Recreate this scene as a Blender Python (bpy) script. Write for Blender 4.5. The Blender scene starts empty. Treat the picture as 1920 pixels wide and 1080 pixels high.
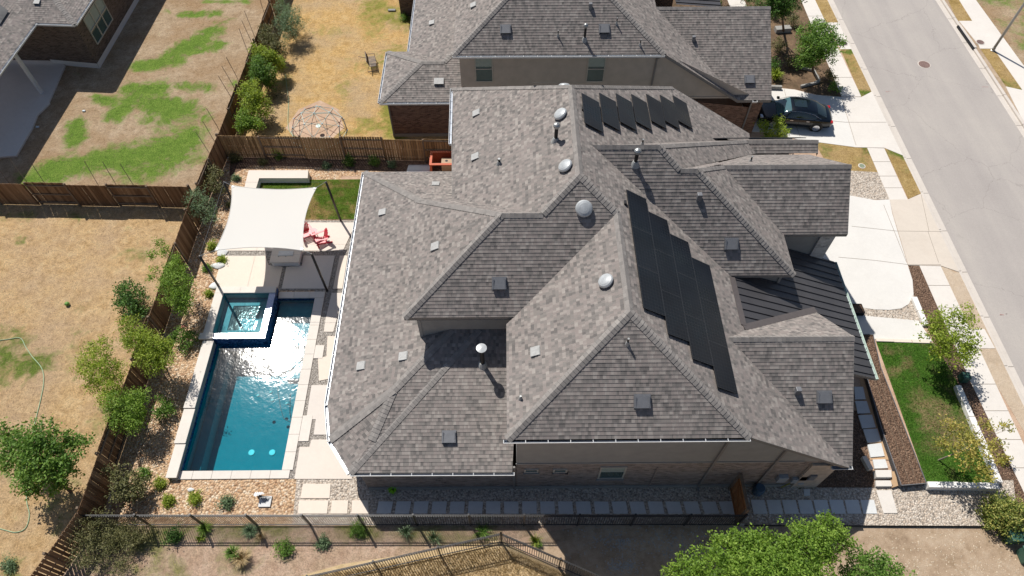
import bpy, bmesh, math, random
import numpy as np
from mathutils import Vector, Matrix
from math import sin, cos, radians, pi, floor, ceil
random.seed(7); RNG = np.random.default_rng(7)
scn = bpy.context.scene
COL = scn.collection
# ------------------------------------------------------------------ camera
H = 31.0; TILT = radians(35.0214); FPX = 1268.58; YAW = radians(0.5033)
cam = bpy.data.cameras.new('camera'); camo = bpy.data.objects.new('camera', cam); COL.objects.link(camo)
cam.sensor_width = 36.0; cam.lens = FPX/1920*36.0; cam.clip_start = 0.5; cam.clip_end = 3000
camo.location = (0, 0, H); camo.rotation_euler = (TILT, 0, -YAW); scn.camera = camo
# ------------------------------------------------------------------ light
SUN = Vector((-0.325, 0.476, 0.817)).normalized()      # towards the sun
sl = bpy.data.lights.new('sun', 'SUN'); sl.energy = 4.9; sl.angle = radians(0.53); sl.color = (1.0, 0.955, 0.88)
so = bpy.data.objects.new('sun', sl); COL.objects.link(so)
so.rotation_euler = SUN.to_track_quat('Z', 'Y').to_euler(); so.location = (-40, 60, 90)
w = bpy.data.worlds.new('World'); scn.world = w; w.use_nodes = True
nt = w.node_tree; nt.nodes.clear()
sky = nt.nodes.new('ShaderNodeTexSky'); sky.sky_type = 'NISHITA'; sky.sun_disc = False
sky.sun_elevation = math.asin(SUN.z); sky.sun_rotation = math.atan2(SUN.x, SUN.y)
sky.air_density = 1.0; sky.dust_density = 1.0; sky.ozone_density = 1.0
bg = nt.nodes.new('ShaderNodeBackground'); bg.inputs[1].default_value = 0.068
wo = nt.nodes.new('ShaderNodeOutputWorld')
nt.links.new(sky.outputs[0], bg.inputs[0]); nt.links.new(bg.outputs[0], wo.inputs[0])
scn.view_settings.view_transform = 'Standard'; scn.view_settings.look = 'None'
scn.view_settings.exposure = 0.12; scn.view_settings.gamma = 1.0

# ------------------------------------------------------------------ photogrammetry helpers (image pixel -> place in the world)
def ray(px, py):
    U = px-960.0; V = py-540.0
    X = U; Y = FPX*sin(TILT)-V*cos(TILT); Z = -(FPX*cos(TILT)+V*sin(TILT))
    return Vector((X*cos(YAW)+Y*sin(YAW), -X*sin(YAW)+Y*cos(YAW), Z))
def G(px, py, z=0.0):
    r = ray(px, py); t = (z-H)/r.z
    return Vector((r.x*t, r.y*t, z))
class Pl:                       # roof plane  z = c - p*(az . xy)
    def __init__(s, az, p, c): s.az = Vector((az[0], az[1])).normalized(); s.p = p; s.c = c; s.n = Vector((p*s.az.x, p*s.az.y, 1.0)); s.d = c
    def z(s, x, y): return s.c-s.p*(s.az.x*x+s.az.y*y)
    def px(s, px, py, off=0.0):
        r = ray(px, py); o = Vector((0, 0, H)); t = (s.d+off*s.n.length-s.n.dot(o))/s.n.dot(r); return o+r*t
def meet(*ps):
    A = []; b = []
    for p in ps:
        if isinstance(p, Pl): A.append(list(p.n)); b.append(p.d)
        else: A.append([1.0*(p[0] == k) for k in 'xyz']); b.append(p[1])
    return Vector(np.linalg.solve(np.array(A), np.array(b)))
XX = lambda v: ('x', v)
YY = lambda v: ('y', v)
ZZ = lambda v: ('z', v)

# ------------------------------------------------------------------ objects
OFF = {}
def link(o, parent=None, label=None, cat=None, group=None, kind=None):
    COL.objects.link(o)
    if parent is not None: o.parent = parent
    if label: o['label'] = label
    if cat: o['category'] = cat
    if group: o['group'] = group
    if kind: o['kind'] = kind
    return o
def thing(name, label, cat, loc=(0, 0, 0), rz=0, group=None):
    o = bpy.data.objects.new(name, None); o.empty_display_size = .3
    o.location = loc; o.rotation_euler = (0, 0, rz); link(o, None, label, cat, group)
    OFF[o.name] = Vector(loc); return o
class MB:
    """collects geometry for ONE mesh object"""
    def __init__(s): s.v = []; s.f = []; s.uv = []; s.mi = []
    def add(s, vs, fs, mi=0, uvs=None):
        b = len(s.v); s.v += [tuple(v) for v in vs]
        for k, f in enumerate(fs):
            s.f.append([b+i for i in f]); s.mi.append(mi)
            s.uv.append(uvs[k] if uvs else None)
        return s
    def poly(s, pts, mi=0, uv=None): return s.add(pts, [list(range(len(pts)))], mi, [uv] if uv else None)
    def box(s, x0, y0, z0, x1, y1, z1, mi=0):
        vs = [(x0,y0,z0),(x1,y0,z0),(x1,y1,z0),(x0,y1,z0),(x0,y0,z1),(x1,y0,z1),(x1,y1,z1),(x0,y1,z1)]
        return s.add(vs, [[0,3,2,1],[4,5,6,7],[0,1,5,4],[1,2,6,5],[2,3,7,6],[3,0,4,7]], mi)
    def bar(s, a, b, w, h, up=(0,0,1), mi=0):
        a = Vector(a); b = Vector(b); d = (b-a)
        if d.length < 1e-6: return s
        d.normalize(); up = Vector(up)
        if abs(d.dot(up)) > .98: up = Vector((0,1,0))
        r = d.cross(up).normalized(); u = r.cross(d).normalized(); r = r*w/2; u = u*h/2
        vs = [a-r-u, a+r-u, a+r+u, a-r+u, b-r-u, b+r-u, b+r+u, b-r+u]
        return s.add(vs, [[0,3,2,1],[4,5,6,7],[0,1,5,4],[1,2,6,5],[2,3,7,6],[3,0,4,7]], mi)
    def tube(s, pts, r, n=8, mi=0, cap=True):
        pts = [Vector(p) for p in pts]; rs = r if isinstance(r, (list, tuple)) else [r]*len(pts)
        vs = []; prev = None
        for i, p in enumerate(pts):
            d = (pts[min(i+1, len(pts)-1)]-pts[max(i-1, 0)]).normalized()
            ref = prev if prev is not None else (Vector((0,0,1)) if abs(d.z) < .9 else Vector((1,0,0)))
            a = (ref-d*ref.dot(d)).normalized(); b = d.cross(a); prev = a
            for k in range(n):
                t = 2*pi*k/n; vs.append(p+(a*cos(t)+b*sin(t))*rs[i])
        fs = []
        for i in range(len(pts)-1):
            for k in range(n):
                fs.append([i*n+k, i*n+(k+1) % n, (i+1)*n+(k+1) % n, (i+1)*n+k])
        if cap: fs.append(list(range(n))[::-1]); fs.append([(len(pts)-1)*n+k for k in range(n)])
        return s.add(vs, fs, mi)
    def lathe(s, c, prof, n=20, mi=0, M=None):       # prof: (r,z) list
        c = Vector(c); vs = []
        for r, z in prof:
            for k in range(n):
                t = 2*pi*k/n; q = Vector((r*cos(t), r*sin(t), z)); q = M @ q if M else q; vs.append(c+q)
        fs = [[i*n+k, i*n+(k+1) % n, (i+1)*n+(k+1) % n, (i+1)*n+k] for i in range(len(prof)-1) for k in range(n)]
        fs.append([(len(prof)-1)*n+k for k in range(n)]); fs.append(list(range(n))[::-1])
        return s.add(vs, fs, mi)
    def prism(s, pts, z0, z1, mi=0):                  # pts ccw xy
        n = len(pts); vs = [(p[0], p[1], z0) for p in pts]+[(p[0], p[1], z1) for p in pts]
        ar = sum(pts[i][0]*pts[(i+1) % n][1]-pts[(i+1) % n][0]*pts[i][1] for i in range(n))
        fs = [[i, (i+1) % n, n+(i+1) % n, n+i] for i in range(n)]+[[n+i for i in range(n)], list(range(n))[::-1]]
        if ar < 0: fs = [f[::-1] for f in fs]
        return s.add(vs, fs, mi)
    def build(s, name, mats, parent=None, world=True, smooth=False, bevel=0, **kw):
        if not isinstance(mats, (list, tuple)): mats = [mats]
        me = bpy.data.meshes.new(name)
        off = Vector((0, 0, 0))
        if parent is not None:
            off = OFF.get(parent.name, Vector((0, 0, 0)))
        vs = s.v if (not world or off.length == 0) else [(v[0]-off.x, v[1]-off.y, v[2]-off.z) for v in s.v]
        me.from_pydata(vs, [], s.f)
        for m in mats: me.materials.append(m)
        me.polygons.foreach_set('material_index', s.mi)
        if any(u is not None for u in s.uv):
            ul = me.uv_layers.new(name='UVMap'); arr = []
            for f, u in zip(s.f, s.uv):
                if u is None: arr += [0.0, 0.0]*len(f)
                else:
                    for q in u: arr += [q[0], q[1]]
            ul.data.foreach_set('uv', arr)
        if smooth: me.shade_smooth()
        me.update()
        o = bpy.data.objects.new(name, me); link(o, parent, **kw)
        OFF[o.name] = off if world else Vector((0,0,0))
        if bevel:
            b = o.modifiers.new('bevel', 'BEVEL'); b.width = bevel; b.segments = 2; b.limit_method = 'ANGLE'
        return o
def clone(o, parent=None):
    c = o.copy(); COL.objects.link(c)
    if parent is not None: c.parent = parent
    for ch in list(o.children): clone(ch, c)
    return c

# ------------------------------------------------------------------ materials
class N:
    """tiny node helper"""
    def __init__(s, name):
        s.m = bpy.data.materials.new(name); s.m.use_nodes = True; s.t = s.m.node_tree; s.t.nodes.clear()
        s.o = s.t.nodes.new('ShaderNodeOutputMaterial')
    def n(s, typ, **kw):
        x = s.t.nodes.new(typ)
        for k, v in kw.items():
            if k.startswith('i_'):
                k2 = k[2:]; x.inputs[int(k2) if k2.isdigit() else k2.replace('_', ' ')].default_value = v
            else: setattr(x, k, v)
        return x
    def l(s, a, b): s.t.links.new(a, b)
    def coord(s, kind='Object'):
        return s.n('ShaderNodeTexCoord').outputs[kind]
    def pos(s): return s.n('ShaderNodeNewGeometry').outputs['Position']
    def noise(s, vec, scale, detail=4, rough=.55, dist=0, out='Fac'):
        x = s.n('ShaderNodeTexNoise'); x.inputs['Scale'].default_value = scale; x.inputs['Detail'].default_value = detail
        x.inputs['Roughness'].default_value = rough; x.inputs['Distortion'].default_value = dist
        s.l(vec, x.inputs['Vector']); return x.outputs[out]
    def math(s, op, a, b=None, c=None, clamp=False):
        x = s.n('ShaderNodeMath'); x.operation = op; x.use_clamp = clamp
        for i, q in enumerate((a, b, c)):
            if q is None: continue
            if isinstance(q, (int, float)): x.inputs[i].default_value = q
            else: s.l(q, x.inputs[i])
        return x.outputs[0]
    def ramp(s, fac, stops, interp='LINEAR'):
        x = s.n('ShaderNodeValToRGB'); cr = x.color_ramp; cr.interpolation = interp
        while len(cr.elements) < len(stops): cr.elements.new(.5)
        for e, (p, c) in zip(cr.elements, stops):
            e.position = p; e.color = (*c, 1) if len(c) == 3 else c
        s.l(fac, x.inputs[0]); return x.outputs[0]
    def mix(s, fac, a, b, blend='MIX'):
        x = s.n('ShaderNodeMix'); x.data_type = 'RGBA'; x.blend_type = blend
        for q, i in ((fac, 0), (a, 6), (b, 7)):
            if isinstance(q, (int, float)): x.inputs[i].default_value = q
            elif isinstance(q, tuple): x.inputs[i].default_value = (*q, 1)
            else: s.l(q, x.inputs[i])
        return x.outputs[2]
    def bsdf(s, color, rough=.85, metal=0, spec=.3, bump=None, bstr=.5, bdist=.02, **kw):
        b = s.n('ShaderNodeBsdfPrincipled')
        if isinstance(color, tuple): b.inputs['Base Color'].default_value = (*color, 1)
        else: s.l(color, b.inputs['Base Color'])
        if isinstance(rough, (int, float)): b.inputs['Roughness'].default_value = rough
        else: s.l(rough, b.inputs['Roughness'])
        b.inputs['Metallic'].default_value = metal; b.inputs['Specular IOR Level'].default_value = spec
        for k, v in kw.items(): b.inputs[k.replace('_', ' ')].default_value = v
        if bump is not None:
            bp = s.n('ShaderNodeBump'); bp.inputs['Strength'].default_value = bstr; bp.inputs['Distance'].default_value = bdist
            s.l(bump, bp.inputs['Height']); s.l(bp.outputs[0], b.inputs['Normal'])
        s.l(b.outputs[0], s.o.inputs[0]); return b
def plain(name, c, rough=.6, metal=0, spec=.4, var=.08, scale=6, bump=0, **kw):
    k = N(name); v = k.coord(); n = k.noise(v, scale, 5)
    lo = tuple(max(0, x*(1-var)) for x in c); hi = tuple(min(1, x*(1+var)) for x in c)
    col = k.ramp(n, [(.3, lo), (.7, hi)])
    k.bsdf(col, rough, metal, spec, bump=n if bump else None, bstr=bump, **kw); return k.m
def shingle(name, dk, lt, warm, D=.155):
    k = N(name); uv = k.coord('UV'); sp = k.n('ShaderNodeSeparateXYZ'); k.l(uv, sp.inputs[0])
    u = sp.outputs[0]; v = sp.outputs[1]
    row = k.math('FLOOR', k.math('DIVIDE', v, D))
    def wn(a, b=None):
        c = k.n('ShaderNodeCombineXYZ'); k.l(a, c.inputs[0])
        if b is not None: k.l(b, c.inputs[1])
        x = k.n('ShaderNodeTexWhiteNoise'); x.noise_dimensions = '3D'; k.l(c.outputs[0], x.inputs['Vector']); return x.outputs['Value']
    r1 = wn(row)
    ta = k.math('FLOOR', k.math('ADD', k.math('DIVIDE', u, .23), k.math('MULTIPLY', r1, 9)))
    tb = k.math('FLOOR', k.math('ADD', k.math('DIVIDE', u, .125), k.math('MULTIPLY', r1, 23)))
    a = wn(ta, row); b = wn(k.math('ADD', tb, 77), row)
    val = k.math('ADD', k.math('MULTIPLY', a, .42), k.math('MULTIPLY', b, .58))
    base = k.ramp(val, [(.12, dk), (.38, tuple(.6*x+.4*y for x, y in zip(dk, lt))), (.6, warm), (.9, lt)])
    gr = k.noise(k.pos(), 90, 2, .7); big = k.noise(k.pos(), .35, 4, .6)
    c = k.mix(.22, base, k.ramp(gr, [(.25, (.05,.05,.05)), (.75, (.42,.41,.40))]))
    c = k.mix(.16, c, k.ramp(big, [(.3, (.12,.11,.11)), (.7, (.27,.25,.245))]))
    k.bsdf(c, .92, 0, .15, bump=k.math('ADD', k.math('MULTIPLY', a, .6), gr), bstr=.35, bdist=.008); return k.m
def gravel(name, cols, scale, rough=.8, dirt=(.1,.08,.06), depth=.05, big=0):
    k = N(name); p = k.pos(); x = k.n('ShaderNodeTexVoronoi'); x.inputs['Scale'].default_value = scale; x.feature = 'F1'
    dn = k.n('ShaderNodeVectorMath', operation='ADD'); nz = k.noise(p, scale*.8, 2, .5, out='Color')
    sc = k.n('ShaderNodeVectorMath', operation='SCALE'); sc.inputs['Scale'].default_value = .5/scale; k.l(nz, sc.inputs[0])
    k.l(p, dn.inputs[0]); k.l(sc.outputs[0], dn.inputs[1]); k.l(dn.outputs[0], x.inputs['Vector'])
    sep = k.n('ShaderNodeSeparateColor'); k.l(x.outputs['Color'], sep.inputs[0])
    stops = [(i/(len(cols)-1)*.9+.05, c) for i, c in enumerate(cols)]
    c = k.ramp(sep.outputs[0], stops)
    edge = k.ramp(x.outputs['Distance'], [(.45, (0,0,0)), (.95, (.85,.85,.85))])
    c = k.mix(edge, c, dirt)
    if big: c = k.mix(k.math('MULTIPLY', k.noise(p, .9, 4), big), c, tuple(v*.6 for v in cols[0]))
    hgt = k.math('SUBTRACT', 1.0, x.outputs['Distance'])
    k.bsdf(c, rough, 0, .25, bump=hgt, bstr=1.0, bdist=depth); return k.m
def grassmat(name, dry, green, dirt, gfac=0.0, attr=True, sc=1.0):
    """lawn: two colours blended by a painted 'green' attribute and broken up by noise"""
    k = N(name); p = k.pos()
    big = k.noise(p, .35*sc, 5, .6); mid = k.noise(p, 1.7*sc, 6, .65, .4); fin = k.noise(p, 14, 5, .75); blade = k.noise(p, 55, 3, .8)
    d = k.ramp(mid, [(.25, dry[0]), (.5, dry[1]), (.75, dry[2])])
    d = k.mix(k.ramp(big, [(.42, (0,0,0)), (.66, (.8,.8,.8))]), d, dirt)
    g = k.ramp(k.math('ADD', k.math('MULTIPLY', mid, .5), k.math('MULTIPLY', fin, .5)), [(.3, green[0]), (.5, green[1]), (.72, green[2])])
    if attr:
        at = k.n('ShaderNodeAttribute', attribute_name='green'); f = at.outputs['Fac']
    else:
        f = k.n('ShaderNodeValue'); f.outputs[0].default_value = gfac; f = f.outputs[0]
    wob = k.noise(p, .75*sc, 5, .7, 1.2)
    ff = k.math('ADD', f, k.math('MULTIPLY', k.math('SUBTRACT', mid, .5), 1.2)); ff = k.math('ADD', ff, k.math('MULTIPLY', k.math('SUBTRACT', wob, .5), 1.5))
    ff = k.math('ADD', ff, k.math('MULTIPLY', k.math('SUBTRACT', fin, .5), .7))
    ff = k.ramp(ff, [(.30, (0,0,0)), (.80, (1,1,1))])
    c = k.mix(ff, d, g)
    spk = k.ramp(fin, [(.3, (.42,.42,.42)), (.52, (.95,.95,.95)), (.8, (1.35,1.3,1.2))])
    blot = k.ramp(k.noise(p, 5.5*sc, 5, .75, .5), [(.32, (.62,.60,.55)), (.5, (1,1,1)), (.7, (1.22,1.2,1.15))]); c = k.mix(.8, c, blot, 'MULTIPLY')
    c = k.mix(.85, c, spk, 'MULTIPLY')
    spk2 = k.ramp(blade, [(.3, (.55,.55,.55)), (.7, (1.35,1.35,1.35))]); c = k.mix(.6, c, spk2, 'MULTIPLY')
    k.bsdf(c, .95, 0, .1, bump=k.math('ADD', fin, blade), bstr=.9, bdist=.05); return k.m
def concrete(name, c, var=.12, stain=(.3,.25,.2), sf=.25, scale=1.0, rough=.85):
    k = N(name); p = k.pos(); a = k.noise(p, .5*scale, 6, .65); b = k.noise(p, 5*scale, 5, .7); f = k.noise(p, 60, 2, .8)
    lo = tuple(x*(1-var) for x in c); hi = tuple(min(1, x*(1+var*.6)) for x in c)
    col = k.ramp(k.math('ADD', k.math('MULTIPLY', a, .6), k.math('MULTIPLY', b, .4)), [(.35, lo), (.65, hi)])
    col = k.mix(k.math('MULTIPLY', k.ramp(k.noise(p, .8*scale, 7, .7, .6), [(.52, (0,0,0)), (.8, (1,1,1))]), sf), col, stain)
    col = k.mix(.3, col, k.ramp(f, [(.3, (.7,.7,.7)), (.7, (1.2,1.2,1.2))]), 'MULTIPLY')
    k.bsdf(col, rough, 0, .25, bump=k.math('ADD', b, f), bstr=.15, bdist=.01); return k.m
def brickmat(name, c1, c2, mortar, sw=.24, sh=.08):
    k = N(name); g = k.n('ShaderNodeNewGeometry'); sp = k.n('ShaderNodeSeparateXYZ'); k.l(g.outputs['Position'], sp.inputs[0])
    ns = k.n('ShaderNodeSeparateXYZ'); k.l(g.outputs['Normal'], ns.inputs[0])
    fx = k.math('GREATER_THAN', k.math('ABSOLUTE', ns.outputs[0]), .7)
    mx = k.n('ShaderNodeMix'); mx.data_type = 'FLOAT'; k.l(fx, mx.inputs[0]); k.l(sp.outputs[0], mx.inputs[2]); k.l(sp.outputs[1], mx.inputs[3])
    cb = k.n('ShaderNodeCombineXYZ'); k.l(mx.outputs[0], cb.inputs[0]); k.l(sp.outputs[2], cb.inputs[1])
    b = k.n('ShaderNodeTexBrick'); k.l(cb.outputs[0], b.inputs['Vector']); b.inputs['Scale'].default_value = 1
    b.inputs['Brick Width'].default_value = sw; b.inputs['Row Height'].default_value = sh; b.inputs['Mortar Size'].default_value = .008
    b.inputs['Color1'].default_value = (0,0,0,1); b.inputs['Color2'].default_value = (1,1,1,1); b.inputs['Mortar'].default_value = (.5,.5,.5,1)
    n = k.noise(g.outputs['Position'], 2.5, 4)
    v = k.math('ADD', k.math('MULTIPLY', b.outputs['Color'], .8), k.math('MULTIPLY', n, .3))
    c = k.ramp(v, [(.15, c1), (.45, tuple((x+y)/2 for x, y in zip(c1, c2))), (.75, c2), (1.0, tuple(x*.35 for x in c1))])
    c = k.mix(b.outputs['Fac'], c, mortar)
    k.bsdf(c, .9, 0, .2, bump=k.math('SUBTRACT', 1.0, b.outputs['Fac']), bstr=.6, bdist=.01); return k.m
def woodmat(name, cols, sx=18, along='z', attr=True):
    k = N(name); p = k.pos(); mp = k.n('ShaderNodeMapping')
    mp.inputs['Scale'].default_value = {'z': (sx, sx, 1.2), 'x': (1.2, sx, sx), 'y': (sx, 1.2, sx)}[along]; k.l(p, mp.inputs[0])
    n = k.noise(mp.outputs[0], 1, 5, .6)
    if attr:
        at = k.n('ShaderNodeAttribute', attribute_name='rnd'); n = k.math('ADD', k.math('MULTIPLY', n, .55), k.math('MULTIPLY', at.outputs['Fac'], .45))
    c = k.ramp(n, [(.2, cols[0]), (.5, cols[1]), (.8, cols[2])])
    k.bsdf(c, .85, 0, .2, bump=n, bstr=.2, bdist=.01); return k.m
def leafmat(name, dk, md, lt, trans=.3):
    k = N(name); at = k.n('ShaderNodeAttribute', attribute_name='rnd')
    c = k.ramp(at.outputs['Fac'], [(.0, dk), (.45, md), (1.0, lt)])
    d = k.n('ShaderNodeBsdfPrincipled'); k.l(c, d.inputs['Base Color']); d.inputs['Roughness'].default_value = .55; d.inputs['Specular IOR Level'].default_value = .25
    t = k.n('ShaderNodeBsdfTranslucent'); k.l(k.mix(1.0, c, (1.3, 1.25, .5), 'MULTIPLY'), t.inputs[0])
    m = k.n('ShaderNodeMixShader'); m.inputs[0].default_value = trans; k.l(d.outputs[0], m.inputs[1]); k.l(t.outputs[0], m.inputs[2]); k.l(m.outputs[0], k.o.inputs[0]); return k.m
def glassy(name, c, rough=.05, spec=.8, **kw):
    return plain(name, c, rough, 0, spec, var=.15, scale=1.5, **kw)

M = {}
M['shingle'] = shingle('shingle', (.092,.082,.077), (.355,.32,.29), (.245,.203,.187))
M['cap'] = shingle('ridge shingle', (.19,.175,.165), (.35,.325,.30), (.27,.245,.23), .25)
M['brick_dark'] = brickmat('brown brick', (.07,.045,.035), (.17,.12,.09), (.16,.145,.13))
M['brick_red'] = brickmat('red brown brick', (.13,.065,.045), (.30,.175,.12), (.24,.2,.17))
M['brick_grey'] = brickmat('grey brown brick', (.19,.15,.135), (.34,.29,.26), (.26,.25,.235))
M['brick_white'] = brickmat('whitewashed brick', (.42,.41,.40), (.62,.61,.60), (.5,.5,.49))
M['siding'] = plain('grey painted siding', (.27,.275,.27), .7, scale=2)
M['siding_tan'] = plain('tan painted siding', (.46,.405,.345), .7, scale=2)
M['trim'] = plain('grey trim', (.20,.19,.18), .6)
M['gutter'] = plain('white gutter', (.60,.61,.62), .35, .0, .5)
M['gutter_in'] = plain('gutter inside', (.42,.45,.5), .4, .6)
M['foundation'] = concrete('foundation concrete', (.33,.32,.30))
M['glass'] = glassy('window glass', (.05,.09,.085), .04, .9)
M['blind'] = plain('window blind', (.30,.36,.33), .5)
M['frame'] = plain('window frame', (.42,.40,.35), .5)
M['slate'] = plain('vent grey metal', (.17,.175,.19), .5, .2)
M['vent_light'] = plain('galvanised vent', (.36,.36,.355), .55, 0, var=.15, scale=9)
M['dome'] = plain('white vent dome', (.42,.44,.455), .4, .1, var=.14, scale=5)
M['black'] = plain('black metal', (.018,.018,.02), .45, .3)
M['iron'] = plain('black iron fence paint', (.03,.031,.034), .35, .4, .6)
M['pipe'] = plain('galvanised pipe', (.35,.36,.36), .4, .6)
M['lead'] = plain('pipe boot', (.33,.34,.34), .6)
M['road_plain'] = concrete('asphalt', (.40,.362,.335), .07, (.30,.27,.26), .25, .25, .9)
M['walk'] = concrete('sidewalk concrete', (.66,.62,.575), .07, (.5,.44,.38), .25)
M['curb'] = concrete('kerb concrete', (.58,.53,.48), .10, (.42,.36,.3), .35)
M['drive'] = concrete('white driveway concrete', (.66,.64,.61), .06, (.52,.47,.42), .22)
M['apron'] = concrete('old apron concrete', (.60,.535,.465), .07, (.5,.41,.33), .3)
M['patio'] = concrete('cream limestone', (.68,.61,.545), .05, (.55,.46,.38), .12)
M['patio_b'] = concrete('cream limestone warm', (.70,.615,.53), .05, (.58,.46,.36), .16)
M['patio_c'] = concrete('cream limestone pale', (.655,.60,.55), .05, (.5,.43,.37), .1)
M['coping'] = concrete('pool coping', (.68,.63,.575), .08, (.50,.44,.38), .22)
M['paver'] = concrete('grey concrete paver', (.62,.63,.63), .08, (.44,.42,.4), .2)
M['white_stone'] = concrete('white limestone wall', (.78,.76,.73), .08, (.5,.45,.4), .25)
M['rock'] = gravel('river rock', [(.36,.21,.12), (.66,.47,.30), (.54,.34,.19), (.78,.65,.49), (.46,.27,.15), (.70,.50,.32)], 10, big=.25, depth=.07, dirt=(.2,.13,.08))
M['pea'] = gravel('pale pea gravel', [(.30,.255,.215), (.55,.475,.40), (.68,.61,.53), (.40,.34,.285), (.56,.46,.37)], 13, dirt=(.2,.17,.14), depth=.05)
M['joint'] = gravel('dark joint gravel', [(.22,.2,.185), (.42,.385,.35), (.30,.27,.24), (.52,.48,.44)], 17, depth=.05)
M['mulch'] = gravel('brown mulch', [(.10,.062,.042), (.19,.115,.075), (.14,.085,.058), (.27,.175,.12)], 15, dirt=(.05,.03,.02), depth=.06)
M['dgran'] = concrete('decomposed granite', (.50,.335,.20), .15, (.36,.22,.12), .4, 2)
M['dirt'] = None
M['wood'] = woodmat('weathered brown fence', [(.085,.045,.024), (.185,.108,.060), (.29,.185,.11)])
M['wood_tan'] = woodmat('tan fence boards', [(.15,.09,.04), (.32,.20,.10), (.47,.32,.17)])
M['wood_gate'] = woodmat('cedar gate boards', [(.22,.09,.035), (.36,.17,.07), (.46,.25,.12)])
M['bark'] = plain('bark', (.13,.10,.075), .9, var=.4, scale=20)
M['bark_grey'] = plain('grey bark', (.26,.22,.18), .9, var=.3, scale=20)
M['sail'] = None
M['solar'] = None
M['hose'] = plain('green hose', (.30,.42,.26), .5)
def dirtmat(name, cols, patch, sc=1.0):
    k = N(name); p = k.pos(); a = k.noise(p, .45*sc, 6, .65, .3); b = k.noise(p, 4, 6, .7); f = k.noise(p, 30, 4, .75)
    c = k.ramp(k.math('ADD', k.math('MULTIPLY', a, .65), k.math('MULTIPLY', b, .35)), [(.3, cols[0]), (.5, cols[1]), (.7, cols[2])])
    c = k.mix(k.ramp(k.noise(p, 1.1, 7, .75, .5), [(.54, (0,0,0)), (.68, (.8,.8,.8))]), c, patch)
    c = k.mix(.6, c, k.ramp(f, [(.3, (.55,.55,.55)), (.55, (1,1,1)), (.8, (1.3,1.3,1.3))]), 'MULTIPLY')
    k.bsdf(c, .95, 0, .1, bump=k.math('ADD', b, f), bstr=.8, bdist=.05); return k.m
M['dirt'] = dirtmat('bare pink dirt', [(.42,.265,.18), (.58,.41,.295), (.66,.51,.385)], (.40,.29,.17))
M['dirt_grey'] = dirtmat('grey brown dirt', [(.27,.19,.125), (.45,.335,.235), (.58,.47,.355)], (.28,.20,.12), 1.6)
M['straw'] = dirtmat('dry straw', [(.46,.32,.17), (.60,.45,.26), (.68,.54,.35)], (.42,.31,.17), 2)
DRY = [(.41,.26,.12), (.62,.425,.225), (.74,.555,.33)]
M['yard_west'] = grassmat('dry golden lawn', DRY, [(.06,.11,.02), (.13,.19,.035), (.24,.28,.07)], (.54,.39,.255))
M['yard_nw'] = grassmat('patchy lawn', [(.33,.235,.145), (.49,.37,.25), (.60,.475,.35)], [(.06,.125,.02), (.15,.25,.04), (.29,.37,.09)], (.38,.25,.14))
M['yard_north'] = grassmat('golden lawn', [(.44,.27,.10), (.64,.42,.18), (.72,.52,.27)], [(.16,.16,.03), (.27,.27,.06), (.42,.38,.11)], (.54,.40,.25))
M['turf'] = grassmat('small back lawn', [(.26,.16,.07), (.34,.24,.10), (.42,.32,.15)], [(.045,.085,.012), (.085,.145,.02), (.14,.19,.035)], (.30,.2,.1))
M['lawn_front'] = grassmat('front lawn', [(.20,.15,.07), (.30,.23,.12), (.38,.3,.17)], [(.03,.085,.012), (.06,.15,.018), (.11,.21,.035)], (.25,.18,.1))
M['verge'] = grassmat('dry verge grass', [(.30,.20,.07), (.46,.32,.13), (.56,.41,.19)], [(.06,.10,.02), (.12,.18,.03), (.2,.25,.05)], (.5,.35,.18))
M['garden'] = dirtmat('shade-painted garden bed', [(.10,.068,.045), (.17,.115,.075), (.30,.20,.12)], (.07,.06,.03), 2)  # dark soil, darkened further so the garden's shade sits in its colour
k = N('sail cloth'); d = k.n('ShaderNodeBsdfDiffuse'); d.inputs[0].default_value = (.76,.745,.71,1); t = k.n('ShaderNodeBsdfTranslucent'); t.inputs[0].default_value = (.7,.68,.62,1)
m = k.n('ShaderNodeMixShader'); m.inputs[0].default_value = .25; k.l(d.outputs[0], m.inputs[1]); k.l(t.outputs[0], m.inputs[2]); k.l(m.outputs[0], k.o.inputs[0]); M['sail'] = k.m
def solarmat():
    k = N('black solar glass'); uv = k.coord('UV'); sp = k.n('ShaderNodeSeparateXYZ'); k.l(uv, sp.inputs[0])
    def ln(a, per, wd):
        f = k.math('FRACT', k.math('DIVIDE', a, per)); return k.math('LESS_THAN', f, wd/per)
    g = k.math('MAXIMUM', ln(sp.outputs[0], .165, .012), ln(sp.outputs[1], .165, .012))
    c = k.mix(g, k.ramp(k.noise(k.pos(), .8, 3), [(.3, (.005,.007,.011)), (.7, (.009,.012,.018))]), (.026,.029,.035))
    k.bsdf(c, k.ramp(k.noise(k.pos(), .6, 4), [(.35, (.22,.22,.22)), (.65, (.42,.42,.42))]), 0, .35); return k.m
M['solar'] = solarmat()
M['metal_roof'] = plain('dark bronze metal roof', (.088,.085,.09), .42, .35, .5, var=.1, scale=1.2)
M['tile'] = None
k = N('blue glass tile'); p = k.pos(); v = k.n('ShaderNodeTexVoronoi', distance='CHEBYCHEV'); v.inputs['Scale'].default_value = 14; v.inputs['Randomness'].default_value = .1
k.l(p, v.inputs['Vector']); s_ = k.n('ShaderNodeSeparateColor'); k.l(v.outputs['Color'], s_.inputs[0])
k.bsdf(k.ramp(s_.outputs[0], [(.1, (.012,.03,.10)), (.5, (.04,.09,.24)), (.9, (.10,.18,.38))]), .12, 0, .7); M['tile'] = k.m
k = N('pool plaster'); p = k.pos(); n = k.noise(p, 3, 6, .7); n2 = k.noise(p, 40, 3, .8)
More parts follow.
